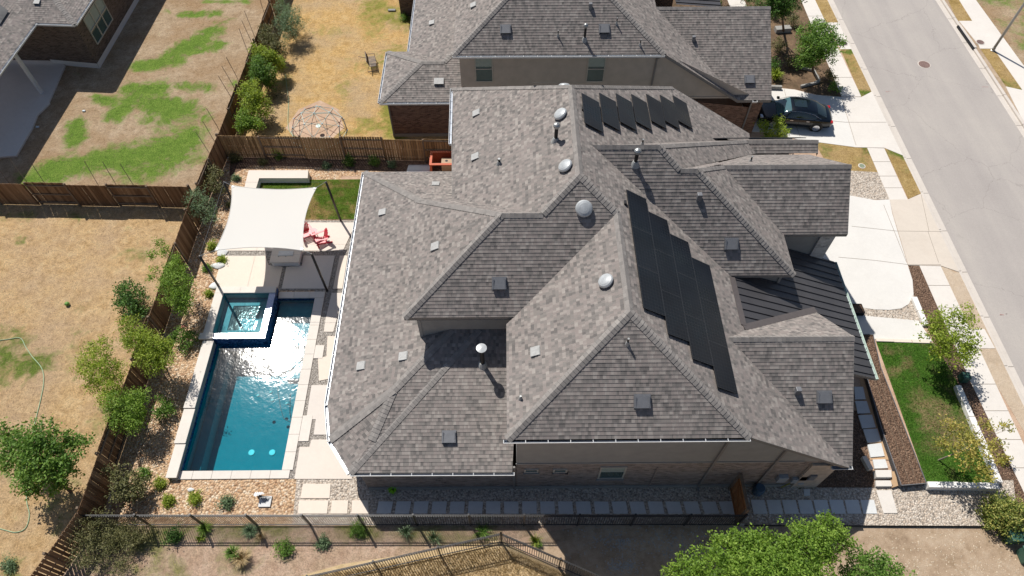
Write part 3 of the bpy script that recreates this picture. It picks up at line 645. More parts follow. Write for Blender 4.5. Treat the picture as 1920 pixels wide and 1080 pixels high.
# coping stones
cw = .40; L = [0]
def cop(parent, X0, Y0, X1, Y1, z, along, n, th=.07, mat='coping', name='coping'):
    mb = MB()
    for i in range(n):
        if along == 'x': a = X0+(X1-X0)*i/n; b = X0+(X1-X0)*(i+1)/n; mb.box(a+.004, Y0, z-th, b-.004, Y1, z)
        else: a = Y0+(Y1-Y0)*i/n; b = Y0+(Y1-Y0)*(i+1)/n; mb.box(X0, a+.004, z-th, X1, b-.004, z)
    return mb.build(name, M[mat], parent, bevel=.012)
cop(pool, x0-.3, y0-cw, x1+cw, y0, .062, 'x', 6); cop(pool, x1, y0+.004, x1+.52, y1, .062, 'y', 11); cop(pool, -12.75, y1+.004, x1+.52, y1+.42, .062, 'x', 3)
# extra deck pad with a worn stain on the east side
cop(pool, x1+.53, 12.75, x1+1.02, 14.1, .060, 'y', 1); cop(pool, x1+.53, 17.3, x1+1.0, 18.1, .060, 'y', 1)
# raised wall on the west side in three steps
w1 = MB(); w1.box(-15.98, 14.4, -.25, -15.47, 18.2, .36); w1.box(-15.96, 12.6, -.25, -15.47, 14.39, .30); w1.box(-15.92, 10.95, -.25, -15.47, 12.59, .24); w1.build('raised_wall', M['foundation'], pool)
mb = MB(); mb.box(-16.02, 14.38, .361, -15.45, 18.2, .42); mb.box(-16.0, 12.58, .301, -15.45, 14.37, .36); mb.box(-15.96, 10.92, .241, -15.45, 12.57, .30); mb.build('wall_cap', M['coping'], pool, bevel=.012)
for px, py in ((444, 861), (485, 861)):
    p = G(px, py); r = ray(px, py); s = p+r*(( zb+.0)/r.z) if False else p
    q = Vector((p.x-.0, p.y+.95, zb+.012)); MB().lathe(q, [(.16, 0), (.16, .02), (.13, .03)], 20).build('floor_drain', plain('pale drain ring', (.45,.85,.85), .4), pool)
# pool cleaner and its hose
t = thing('pool_cleaner', 'small white pool cleaner with a dark hose under the water', 'pool cleaner', (-11.9, 14.6, -.3))
hz = -.5
hs = [(522, 700), (521, 735), (526, 765), (532, 785), (545, 792), (552, 780), (548, 762), (538, 757)]
P = [G(a, b, hz) for a, b in hs]; MB().tube(P, .022, 6).build('hose', M['slate'], t, smooth=True)
for a, b in ((538, 757), (511, 751), (508, 736), (484, 742)):
    p = G(a, b, hz+.3); MB().lathe(p, [(.02, -.04), (.08, -.02), (.09, .02), (.02, .06)], 10).build('float', M['white_stone'], t, smooth=True)
# ------------------------------------------------------------------ spa
spa = thing('spa', 'square raised spa with blue tile rim beside the long pool', 'spa', (-14.4, 20, 0)); sx0, sy0, sx1, sy1 = -16.05, 18.32, -12.80, 21.62; zr = .45
mb = MB(); ix0, ix1, iy0, iy1 = sx0+.42, sx1-.34, sy0+.34, sy1-.42
def ringbox(mb, a, b, z0, z1):      # hollow box outer a inner b
    (X0,Y0,X1,Y1) = a; (u0,v0,u1,v1) = b
    mb.box(X0,Y0,z0,X1,v0,z1); mb.box(X0,v1,z0,X1,Y1,z1); mb.box(X0,v0,z0,u0,v1,z1); mb.box(u1,v0,z0,X1,v1,z1); return mb
ringbox(MB(), (sx0, sy0, sx1, sy1), (ix0, iy0, ix1, iy1), -.9, .40).build('tile_wall', M['tile'], spa)
mb = MB(); mb.add([(ix0,iy0,.40),(ix1,iy0,.40),(ix1,iy1,.40),(ix0,iy1,.40),(ix0,iy0,-.75),(ix1,iy0,-.75),(ix1,iy1,-.75),(ix0,iy1,-.75)], [[4,5,6,7],[3,2,1,0][:0] or [0,4,5,1],[1,5,6,2],[2,6,7,3],[3,7,4,0]])
mb.v = [(v[0]+(.004 if v[0] == ix0 else -.004), v[1]+(.004 if v[1] == iy0 else -.004), v[2]) for v in mb.v]
mb.build('basin', M['plaster_spa'], spa)
ringbox(MB(), (ix0+.006, iy0+.006, ix1-.006, iy1-.006), (ix0+.5, iy0+.45, ix1-.45, iy1-.5), -.74, -.05).build('seat_ledge', M['plaster_spa'], spa)
MB().add([(ix0,iy0,.385),(ix1,iy0,.385),(ix1,iy1,.385),(ix0,iy1,.385)], [[0,1,2,3]]).build('water', M['water_spa'], spa)
mb = MB(); mb.box(sx0-.05, iy1, .402, ix1+.34, sy1, zr+.03); mb.box(sx0-.05, iy0-.02, .402, ix0, iy1-.004, zr+.03); mb.box(sx0-.2, sy0-.05, .402, ix0+.1, iy0-.026, zr+.06); mb.build('coping', M['coping'], spa, bevel=.012)
M['tile_light'] = None
k = N('wet pale blue tile'); n = k.noise(k.pos(), 22, 3, .8); k.bsdf(k.ramp(n, [(.3, (.16,.25,.50)), (.7, (.38,.48,.72))]), .08, 0, .9, bump=n, bstr=.3, bdist=.01); M['tile_light'] = k.m
MB().box(ix0+.1, sy0, .401, sx1, iy0, .425).box(ix1, iy0+.004, .401, sx1, iy1-.004, .425).build('spillway_rim', M['tile_light'], spa)
# ================================================================== HOUSES
D = .155
def shface(mb, pts, plane, off=0.0, step=.014, uoff=0.0):
    """lay courses of shingles on a roof face: each course is a thin tilted strip with a butt edge"""
    n = plane.n.normalized(); dn = Vector((plane.az.x, plane.az.y, -plane.p)).normalized(); u = n.cross(dn).normalized(); up = -dn
    o = Vector((0, 0, plane.c)); L = [((Vector(p)-o).dot(u), (Vector(p)-o).dot(up)) for p in pts]
    v0 = min(q[1] for q in L); v1 = max(q[1] for q in L); k = floor(v0/D)
    while k*D < v1-1e-4:
        q = clip(clip([tuple(a) for a in L], 1, k*D, False), 1, (k+1)*D, True)
        if len(q) >= 3:
            P = []; 
            for a in q:
                h = off+step*(1-(a[1]-k*D)/D); P.append(o+u*a[0]+up*a[1]+n*h)
            f = list(range(len(q)))
            nn = (P[1]-P[0]).cross(P[2]-P[0])
            uv = [(a[0]+uoff, a[1]*.999+.0005 if a[1]-k*D < D*.5 else a[1]-.0005) for a in q]
            ar = sum(q[i][0]*q[(i+1) % len(q)][1]-q[(i+1) % len(q)][0]*q[i][1] for i in range(len(q)))
            if abs(ar) > 1e-5:
                cc = sum(((P[i]-P[0]).cross(P[(i+1) % len(P)]-P[0]) for i in range(1, len(P)-1)), Vector())
                if cc.dot(n) < 0: P = P[::-1]; uv = uv[::-1]
                mb.add(P, [f], 0, [uv])
                lo = [a for a in q if abs(a[1]-k*D) < 1e-5]
                if len(lo) >= 2:
                    a, b = min(lo), max(lo)
                    A = o+u*a[0]+up*a[1]; B = o+u*b[0]+up*b[1]
                    mb.add([A+n*(off-.006), B+n*(off-.006), B+n*(off+step), A+n*(off+step)], [[0,1,2,3]], 0, [[(a[0]+uoff, k*D+.01), (b[0]+uoff, k*D+.01), (b[0]+uoff, k*D+.01), (a[0]+uoff, k*D+.01)]])
        k += 1
def capline(mb, a, b, n1, n2, w=.16):
    """overlapping ridge/hip shingles bent over the line a-b"""
    a = Vector(a); b = Vector(b); d = b-a; L = d.length; d.normalize(); k = max(1, int(L/.17))
    s1 = d.cross(n1).normalized(); s2 = d.cross(n2).normalized()
    if s1.z > 0 or (abs(s1.z) < 1e-6): s1 = -s1 if s1.z > 0 else s1
    if s2.z > 0: s2 = -s2
    up = (n1+n2).normalized()
    for i in range(k):
        p = a+d*(L*i/k); q = a+d*(L*(i+1)/k+.02); j = random.uniform(-.004, .004)
        pu, qu = up*(.050+j), up*(.030+j)
        mb.add([p+pu, p+pu*.85+s1*w, q+qu*.85+s1*w, q+qu], [[0,1,2,3]], 0, [[(0, i*.25+.02), (.15, i*.25+.02), (.15, i*.25+.23), (0, i*.25+.23)]])
        mb.add([p+pu, q+qu, q+qu*.85+s2*w, p+pu*.85+s2*w], [[0,1,2,3]], 0, [[(0, i*.25+.02), (0, i*.25+.23), (-.15, i*.25+.23), (-.15, i*.25+.02)]])
        mb.add([p+pu, p-up*.02, p-up*.02+s1*w, p+pu*.85+s1*w], [[0,1,2,3]], 0, [[(0, 0)]*4]); mb.add([p+pu, p+pu*.85+s2*w, p-up*.02+s2*w, p-up*.02], [[0,1,2,3]], 0, [[(0, 0)]*4])
class Multi:
    def __init__(s): s.it = []
    def new(s): m_ = MB(); s.it.append(m_); return m_
    def build(s, name, mats, parent): return [m_.build(name, mats, parent) for m_ in s.it]
def gutter(mb, a, b, out, w=.12, h=.12, straps=True):
    if isinstance(mb, Multi): mb = mb.new()
    a = Vector(a); b = Vector(b); out = Vector(out).normalized(); d = (b-a).normalized(); z = Vector((0,0,1))
    A = a-z*.02; B = b-z*.02
    mb.add([A-z*h, B-z*h, B-z*h+out*w*.8, A-z*h+out*w*.8], [[0,1,2,3]], 1)
    mb.add([A-z*h+out*w*.8, B-z*h+out*w*.8, B+out*w, A+out*w], [[0,1,2,3]], 0)
    mb.add([A+out*w, B+out*w, B+out*(w+.02), A+out*(w+.02)], [[0,1,2,3]], 0)
    mb.add([A+out*(w+.02), B+out*(w+.02), B-z*h+out*(w*.8+.02), A-z*h+out*(w*.8+.02)], [[0,1,2,3]], 0)
    mb.add([A, A-z*h, A-z*h+out*w*.8, A+out*w], [[0,1,2,3]], 0); mb.add([B, B-z*h, B-z*h+out*w*.8, B+out*w], [[0,1,2,3]], 0)
    mb.add([A, B, B-z*h, A-z*h], [[0,1,2,3]], 1)
    if straps:
        L = (b-a).length; n = max(1, int(L/.82))
        for i in range(n+1): p = A+d*min(L-.02, max(.02, L*i/n)); mb.bar(p, p+out*w, .025, .012, mi=0)
def fascia(mb, a, b, out, h=.2, t=.03):
    if isinstance(mb, Multi): mb = mb.new()
    a = Vector(a); b = Vector(b); out = Vector(out).normalized(); z = Vector((0,0,1))
    vs = [a, b, b-z*h, a-z*h, a-out*t, b-out*t, b-z*h-out*t, a-z*h-out*t]
    mb.add(vs, [[0,1,2,3],[4,5,6,7][::-1],[0,4,5,1],[2,6,7,3],[0,3,7,4],[1,5,6,2]])
W_, E_, N_, S_ = (-1,0), (1,0), (0,1), (0,-1)
P_ = dict(W1=Pl(W_, .669, 8.431), E1=Pl(E_, .650, 12.415), N1=Pl(N_, .819, 31.717), S1=Pl(S_, .827, -6.262), W3=Pl(W_, .640, 6.466), S3=Pl(S_, .784, -1.545),
 N2=Pl(N_, .815, 24.853), W2=Pl(W_, .663, 9.588), S5=Pl(S_, .766, -4.816), N5=Pl(N_, .852, 18.812), MR=Pl(E_, .402, 9.862), S6=Pl(S_, .995, -12.404), N6=Pl(N_, .885, 29.827),
 E6=Pl(E_, .772, 15.181), E7=Pl(E_, .723, 15.347), N7=Pl(N_, .779, 26.111), S8=Pl(S_, .769, -16.603), S9=Pl(S_, .881, -12.529), N9=Pl(N_, .779, 25.989))
g = P_
ZL = 2.72          # eave height of the low west roof
LWp = Pl(W_, .4167, ZL-.4167*(-8.27)*-1 if False else ZL+.4167*8.27)     # low west roof, eave x=-8.27 z=ZL
LNp = Pl(N_, .4167, ZL+.4167*G(760, 322, ZL).y)
yS10 = G(820, 886.5, ZL).y
S10 = Pl(S_, .4167, ZL-.4167*yS10)
a_ = meet(g['W1'], g['N1'], ZZ(6.40)); b_ = meet(g['W1'], g['N1'], g['E1']); c_ = meet(g['N1'], g['E1'], ZZ(6.40))
d_ = meet(g['W1'], g['E1'], g['S1']); e_ = meet(g['E1'], g['S1'], g['W3']); f_ = meet(g['W1'], g['S1'], g['N2']); gg = meet(g['S1'], g['N2'], g['W2'])
m_ = meet(g['W1'], g['N2'], ZZ(6.62)); k_ = meet(g['N2'], g['W2'], ZZ(6.65)); p_ = meet(g['S1'], g['W2'], ZZ(6.62)); p2 = meet(g['S1'], g['W3'], ZZ(6.62))
q_ = meet(g['W3'], g['S3'], ZZ(6.40)); r_ = meet(g['W3'], g['E1'], g['S3']); t_ = meet(g['S3'], g['E1'], ZZ(6.40)); q2 = meet(g['W3'], ZZ(6.40), YY(15.35))
yT = 10.13
t2 = meet(g['E1'], YY(yT), ZZ(3.02)); v5 = meet(g['E1'], g['S5'], g['N5']); g5 = meet(g['S5'], g['N5'], XX(14.61)); s5 = meet(g['S5'], ZZ(3.02), XX(14.61)); v5b = meet(g['E1'], g['S5'], ZZ(3.02))
n5 = meet(g['N5'], g['MR'], XX(14.61)); n5b = meet(g['N5'], g['MR'], g['E1'])
xm = 16.89; mq = meet(g['MR'], XX(xm), YY(21.09)); mq1 = meet(g['MR'], XX(xm), YY(14.31)); mtop = meet(g['MR'], g['E1'], YY(18.35))
v6 = meet(g['E1'], g['S6'], g['N6']); s6a = meet(g['S6'], g['N6'], g['E6']); s6b = meet(g['S6'], g['E6'], g['N7']); s6c = meet(g['S6'], g['N7'], g['E7']); s6d = meet(g['S6'], g['E7'], ZZ(5.79)); s6e = meet(g['E1'], g['S6'], ZZ(5.79))
v9 = meet(g['E7'], g['S9'], g['N9']); g9 = meet(g['S9'], g['N9'], XX(16.40)); s9 = meet(g['S9'], XX(16.40), ZZ(5.74)); s9b = meet(g['S9'], g['E7'], ZZ(5.74))
v8 = meet(g['E6'], g['S8'], g['N6']); g8 = meet(g['S8'], g['N6'], XX(17.22))
c2 = meet(g['E1'], YY(c_.y), ZZ(2.95)); e6b = meet(g['E6'], g['N7'], XX(13.0)); e7top = meet(g['N7'], g['E7'], XX(10.2))
house = thing('main_house', 'large grey shingled two storey house with solar panels in the middle of the picture', 'house', (4, 18, 0))
F = MB()
R = lambda pl, *pts: shface(F, pts, pl, uoff=random.uniform(0, 40))
R(g['W1'], a_, b_, d_, f_, m_); R(g['N1'], c_, b_, a_)
v6n = meet(g['E1'], g['N6'], ZZ(3.0))
R(g['E1'], b_, c_, c2, v6n, v6, d_)
R(g['E1'], d_, v6, s6e, meet(g['E1'], YY(18.35), ZZ(5.79)) if False else mtop, n5b, v5, r_, e_)
R(g['E1'], r_, v5, v5b, t2, t_)
R(g['S1'], d_, e_, p2, p_, gg, f_); R(g['W3'], e_, r_, q_, q2, p2); R(g['S3'], r_, q_, t_)
R(g['N2'], gg, f_, m_, k_); R(g['W2'], gg, k_, p_)
R(g['S5'], v5, g5, s5, v5b); R(g['N5'], v5, g5, n5, n5b)
R(g['S6'], v6, s6a, s6b, s6c, s6d, s6e)
R(g['N6'], v6, s6a, v8, g8, meet(g['N6'], XX(17.22), ZZ(3.2)), meet(g['N6'], g['E1'], ZZ(3.2)))
# east slope pieces of the street wing
v89 = meet(g['E6'], g['S8'], g['N9']) ; g8s = meet(g['S8'], g['N9'], XX(17.22))
R(g['E6'], s6a, v8, v89, meet(g['E6'], g['N7'], XX(v89.x)) if False else s6b)
R(g['S8'], v8, g8, g8s, v89)
R(g['N9'], v9, g9, meet(g['N9'], XX(16.40), ZZ(5.0)), meet(g['N9'], XX(12.8), ZZ(5.0)), v89, s6b+Vector((.3, .1, -.12)))
R(g['N7'], s6b, s6c, v9, e7top+Vector((0, .5, -.4)))
s9c = meet(g['E7'], ZZ(5.74), YY(s9b.y)); e7lo = s6d
R(g['E7'], s6c, v9, s9b, s6d)
R(g['S9'], v9, g9, s9, s9b)
# low west roof, wrapping the pool side
e0 = G(614, 758, ZL); a0 = G(619, 825, ZL); c0 = G(656, 886.5, ZL); l0 = meet(LWp, LNp, ZZ(ZL)); yw = 15.9
LWp = Pl(W_, .4167, ZL+.4167*-G(683, 323, ZL).x) if False else Pl((G(683,323,ZL)-e0).cross(Vector((0,0,-1)))[:2], .4167, 0)
if LWp.az.x > 0: LWp.az = -LWp.az
LWp.c = ZL+.4167*(LWp.az.x*e0.x+LWp.az.y*e0.y); LWp.d = LWp.c; LWp.n = Vector((.4167*LWp.az.x, .4167*LWp.az.y, 1))
l0 = meet(LWp, LNp, ZZ(ZL))
nf = Vector((-(e0-a0).y, (e0-a0).x)); nf = nf if nf.x < 0 else -nf
F1 = Pl(nf, .4167, 0); F1.c = F1.d = ZL+.4167*(F1.az.x*e0.x+F1.az.y*e0.y)
nf = Vector((-(c0-a0).y, (c0-a0).x)); nf = nf if nf.x < 0 else -nf
F2 = Pl(nf, .4167, 0); F2.c = F2.d = ZL+.4167*(F2.az.x*a0.x+F2.az.y*a0.y)
a1 = S10.px(738, 731); b1 = S10.px(697, 826)
def plane3(p, q, r):
    n = (q-p).cross(r-p); n = n if n.z > 0 else -n; n = n/n.z; az = Vector((n.x, n.y)); pp = az.length; P = Pl(az, pp, 0); P.c = P.d = p.z+pp*(P.az.x*p.x+P.az.y*p.y); return P
tw2 = meet(LWp, S10, YY(yw)); c1w = meet(S10, YY(yw), XX(S10.px(897, 620.7).x))
lh = meet(LWp, LNp, XX(-3.2))
R(LWp, l0, lh, Vector((-3.2, yw+.3, LWp.z(-3.2, yw+.3))), tw2, e0)
for tr in ((e0, tw2, a1), (e0, a1, a0), (a0, a1, b1), (a0, b1, c0)): R(plane3(*tr), *tr)
R(LNp, l0, meet(LNp, XX(-2.0), ZZ(ZL)), meet(LNp, XX(-2.0), YY(21.5)), lh)
R(S10, a1, b1, c1w, tw2)
R(S10, c0, b1, c1w, Vector((.45, yw, S10.z(0, yw))), meet(S10, ZZ(ZL), XX(.10)))
# fill behind the eaves of the two storey block
roof = F.build('roof', M['shingle'], house)
# ridge and hip caps
C = MB()
def cap(a, b, p, q, w=.20): capline(C, a, b, (p.n if p else Vector((0,0,1))).normalized(), (q.n if q else Vector((0,0,1))).normalized(), w)
cap(b_, d_, g['W1'], g['E1']); cap(a_, b_, g['W1'], g['N1']); cap(b_, c_, g['N1'], g['E1']); cap(e_, r_, g['W3'], g['E1'])
cap(f_, d_, g['W1'], g['S1']); cap(e_, d_, g['E1'], g['S1']); cap(gg, f_, g['N2'], g['S1']); cap(p_, gg, g['W2'], g['S1']); cap(k_, gg, g['W2'], g['N2'])
cap(q_, r_, g['W3'], g['S3']); cap(t_, r_, g['E1'], g['S3']); cap(v5, g5, g['N5'], g['S5'])
cap(v6, s6a, g['N6'], g['S6']); cap(s6b, s6a, g['E6'], g['S6']); cap(s6b, s6c, g['N7'], g['S6']); cap(s6d, s6c, g['E7'], g['S6']); cap(v8, s6a, g['N6'], g['E6']); cap(v8, g8, g['N6'], g['S8']); cap(v9, g9, g['N9'], g['S9'])
cap(v9, s6c, g['N7'], g['E7'])
cap(l0, lh, LWp, LNp); cap(a0, a1, F1, F2); cap(b1, a1, F2, S10); cap(c0, c1w, F2, S10); cap(a1, tw2, LWp, S10)
C.build('ridge_cap', M['cap'], roof)
# metal porch roof
mb = MB(); MRp = g['MR']
def on(pl, x, y, o=0): return Vector((x, y, pl.z(x, y)+o))
pts = [mtop+Vector((-.2, .3, .08)), on(MRp, 10.07, 21.3), on(MRp, xm, 21.09), on(MRp, xm, 14.31), on(MRp, 10.9, 14.31), n5b]
mb.poly(pts); y = 14.50
while y < 21.0:
    mb.bar(on(MRp, 10.3, y, .025), on(MRp, xm, y, .025), .035, .05); y += .405
mro = mb.build('porch_roof', M['metal_roof'], house)
fl = MB(); fl.bar(n5+Vector((0,.12,.05)), n5b+Vector((0,.12,.05)), .30, .02, up=MRp.n); fl.bar(on(MRp, 10.30, 15.6, .06), on(MRp, 10.30, 18.2, .06), .30, .02, up=MRp.n); fl.build('flashing', plain('bronze flashing', (.15,.13,.125), .45, .3), mro)
# copper-green tinted gutter of the porch
mb = MB(); gutter(mb, on(MRp, xm, 14.31), on(MRp, xm, 21.09), (1,0,0)); mb.build('porch_gutter', [plain('pale green white gutter', (.55,.68,.60), .4), M['gutter_in']], mro)
mb = MB(); fascia(mb, on(MRp, xm, 14.31), on(MRp, 11.5, 14.31), (0,-1,0), .16); mb.build('porch_fascia', M['trim'], mro)
# gutters and fascias of the main roof
GU = Multi(); gutter(GU, q_+Vector((-.15,0,0)), t_, (0,-1,0)); gutter(GU, c0, meet(S10, ZZ(ZL), XX(.20)), (0,-1,0))
gutter(GU, l0, e0, (-1,0,0), w=.13); gutter(GU, e0, a0, F1.az.to_3d() if hasattr(F1.az,'to_3d') else (-1,-.2,0), w=.13); gutter(GU, a0, c0, F2.az.to_3d(), w=.13)
w1n = a_; w1s = Vector((a_.x+(m_.x-a_.x)*.36, a_.y+(m_.y-a_.y)*.53, a_.z+.08)); gutter(GU, w1n, w1s, (-1,0,0), w=.14)
gutter(GU, s5+Vector((-.9,0,0)), s5, (0,-1,0), w=.14)
GU.build('gutter', [M['gutter'], M['gutter_in']], roof)
FA = Multi()
for a, b, o in ((p_, p2, (0,-1,0)), (s6e, s6d, (0,-1,0)), (s9b, s9, (0,-1,0)), (t_, t2, (0,-1,0)), (g5, s5, (1,0,0)), (g5, n5, (1,0,0)), (g9, s9, (1,0,0)), (g8, g8s, (1,0,0)), (q2, q_, (-1,0,0)), (c_, c2, (0,1,0)), (m_, w1s, (-1,0,0)), (l0, meet(LNp, XX(-2.0), ZZ(ZL)), (0,1,0)), (k_, p_, (-1,0,0)), (k_, m_, (0,1,0)), (s6d, s6c*0+s6d+Vector((0,.6,0)), (1,0,0)), (q_, t_, (0,-1,0)), (c0, meet(S10, ZZ(ZL), XX(.10)), (0,-1,0))):
    fascia(FA, a+Vector((0,0,.01)), b+Vector((0,0,.01)), o)
FA.build('fascia', M['trim'], roof)
# soffits close the eaves from below
SF = Multi()
def soff(pts, z): SF.new().poly([(p[0], p[1], z) for p in pts])
yW3 = 10.42; 
# ---- walls.  brick below, painted siding above
def wall(mbs, pts, z0, ztops, split=None):
    """pts: outline polyline; ztops: per-point top heights. returns faces into mbs[0] (below split) and mbs[1] (above)"""
    for i in range(len(pts)-1):
        a, b = pts[i], pts[i+1]; za, zb_ = ztops[i], ztops[i+1]
        if split is None: mbs[0].add([(a[0],a[1],z0),(b[0],b[1],z0),(b[0],b[1],zb_),(a[0],a[1],za)], [[0,1,2,3]])
        else:
            mbs[0].add([(a[0],a[1],z0),(b[0],b[1],z0),(b[0],b[1],min(split, zb_)),(a[0],a[1],min(split, za))], [[0,1,2,3]])
            if max(za, zb_) > split: mbs[1].add([(a[0],a[1],split),(b[0],b[1],split),(b[0],b[1],max(split, zb_)),(a[0],a[1],max(split, za))], [[0,1,2,3]])
BR, SI = MB(), MB(); br = (BR, SI)
z1e = lambda x, y: g['E1'].z(x, y)-.06
wall(br, [(.28, 15.9), (.28, yW3), (9.15, yW3)], -.05, [6.3, 6.3, 6.3], 3.05)
wall(br, [(9.15, yW3), (14.10, yW3)], -.05, [6.36, z1e(14.10, yW3)], 3.05)
SI.box(.25, yW3-.03, 3.02, 12.6, yW3-.005, 3.12)
wall(br, [(14.10, yW3+.35), (14.10, 14.6)], -.05, [3.0, 3.0])
SI2 = MB()
wall((SI2, SI2), [(-4.0, 22.0), (-4.0, yw), (.27, yw)], 2.6, [6.5, 6.5, 6.5])          # the wall above the low roof
wall((SI2, SI2), [(-2.7, 30.6), (-2.7, 22.2)], 0, [6.3, 6.4])
wall((SI2, SI2), [(-4.0, 22.0), (-2.7, 22.0)], 2.6, [6.5, 6.5]); wall((SI2, SI2), [(-2.7, 30.6), (9.1, 30.6)], 0, [6.35, 6.35])
wall((SI2, SI2), [(9.1, 30.6), (14.2, 30.6)], 0, [6.35, z1e(14.2, 30)])
SI2.box(-4.03, yw-.03, 4.5, -3.88, yw+.08, 6.5)
# low west rooms
pw = [(-2.2, 27.45), (-7.95, 27.45), (-7.75, 13.35), (-7.45, 11.75), (-6.55, 10.42), (.27, 10.42)]
wall(br, pw, -.05, [ZL-.05]*6)
# street wing walls
wall((SI2, SI2), [(9.4, 18.65), (12.8, 18.65)], 2.5, [5.75, 5.75]); wall((SI2, SI2), [(12.8, 18.65), (12.8, 21.1)], 2.5, [5.75, 5.75])
wall((SI2, SI2), [(12.8, 21.08), (15.35, 21.08)], 2.5, [5.7, 5.7]); wall((SI2, SI2), [(16.05, 21.08), (16.05, 30)], 0, [5.7, 3.3])
SI2.box(12.78, 18.60, 3, 12.90, 18.72, 5.75)
WB = MB(); WB.box(15.35, 20.98, 0, 16.07, 21.3, 5.6); WB.build('stone_column', M['brick_white'], house)
wall((SI2, SI2), [(14.1, 14.6), (14.1, 20.9)], 0, [3.9, 3.9]); wall((SI2, SI2), [(12.8, 30.3), (17.0, 30.3)], 0, [3.1, 3.1])
soff([(-8.25, 27.8), (-2, 27.8), (-2, 27.4), (-7.9, 27.4)], ZL-.2); soff([(c0.x, c0.y), (.1, c0.y), (.1, 10.45), (-6.5, 10.45)], ZL-.2); soff([(l0.x, l0.y), (e0.x, e0.y), (-7.7, 13.3), (-7.9, 27.6)], ZL-.2); soff([(e0.x, e0.y), (a0.x, a0.y), (c0.x, c0.y), (-6.5, 10.45), (-7.4, 11.7), (-7.7, 13.3)], ZL-.2)
soff([(q_.x, q_.y), (t_.x, t_.y), (t_.x, yW3+.02), (.25, yW3+.02)], 6.2); soff([(p_.x, p_.y), (p2.x, p2.y), (p2.x, yw), (-4.0, yw)], 6.4); soff([(p_.x, p_.y), (-4.0, yw), (-4.0, 22.3), (k_.x, k_.y)], 6.4); soff([(m_.x, m_.y), (a_.x, a_.y), (-2.6, 30.7), (-2.6, 22.2)], 6.2)
soff([(s6e.x, s6e.y), (s6d.x, s6d.y), (12.75, 18.7), (9.8, 18.7)], 5.6); soff([(s6d.x, s6d.y), (s6d.x, 21.2), (12.75, 21.2), (12.75, 18.6)], 5.6); soff([(s9b.x, s9.y), (s9.x, s9.y), (16.0, 21.2), (13, 21.2)], 5.55)
soff([(q2.x, q2.y), (q_.x, q_.y), (.3, 10.4), (.3, 15.9)], 6.2)
SF.build('soffit', M['trim'], roof)
wb = BR.build('brick_wall', M['brick_grey'], house); SI.build('siding', M['siding'], house); SI2.build('upper_wall', M['siding'], house)
FD = MB(); FD.box(-6.5, 10.36, -.05, 14.1, 10.415, .22); FD.build('foundation', M['foundation'], house)
# pale stone corner at the south east with its face to the front garden
SC = MB(); SC.box(13.0, 10.30, -.05, 14.16, 10.41, 2.85); SC.build('stone_corner', plain('tan limestone corner', (.42,.36,.30), .85, var=.2, scale=5), house)
# windows of the south wall
def window(parent, cx, y, z0, z1, w, name='window', mull=False, sill=True, fr='frame', gm='glass', blind=0):
    f = MB(); t = .07
    for a in ((cx-w/2, z0, cx-w/2+t, z1), (cx+w/2-t, z0, cx+w/2, z1), (cx-w/2+t, z0, cx+w/2-t, z0+t), (cx-w/2+t, z1-t, cx+w/2-t, z1)): f.box(a[0], y-.05, a[1], a[2], y+.02, a[3])
    if mull: f.box(cx-w/2+t, y-.045, (z0+z1)/2-.03, cx+w/2-t, y+.01, (z0+z1)/2+.03)
    o = f.build(name, M[fr], parent)
    MB().box(cx-w/2+t, y-.012, z0+t, cx+w/2-t, y-.004, z1-t).build('pane', M[gm], o)
    if blind: MB().box(cx-w/2+t, y-.02, z0+t+(z1-z0)*blind, cx+w/2-t, y-.013, z1-t).build('blind', M['blind'], o)
    if sill: MB().box(cx-w/2-.05, y-.12, z0-.10, cx+w/2+.05, y-.03, z0).build('sill', M['brick_grey'], o)
    return o
def wx(px, py, y): r = ray(px, py); t = y/r.y; return r.x*t, H+r.z*t
xa, za = wx(1152, 896, yW3); xb, zb2 = wx(1150, 876, yW3); window(house, wx(1147, 887, yW3)[0], yW3, za, zb2+.1, 1.15, blind=.5)
for px in (996, 1050):
    x, z = wx(px, 883, yW3); window(house, x, yW3, z-.1, z+.28, .62)
# downspouts
def spout(parent, pts, mat='trim', r=.045, name='downspout'): mb = MB(); [mb.bar(a, b, r*2, r*1.6) for a, b in zip(pts, pts[1:])]; return mb.build(name, M[mat], parent)
spout(house, [(9.05, 10.15, 6.28), (8.7, 10.36, 5.9), (8.7, 10.36, .1), (8.7, 10.15, .02)])
spout(house, [(11.4, 10.25, 4.9), (11.35, 10.37, 4.6), (11.35, 10.37, .1)]); spout(house, [(.18, 10.32, 2.95), (.18, 10.37, .05)])
spout(house, [(.30, 15.75, 5.0), (.30, 15.75, 6.1)]); spout(house, [(6.4, 10.37, .1), (6.4, 10.37, 2.6)], 'brick_grey', .02, 'conduit')
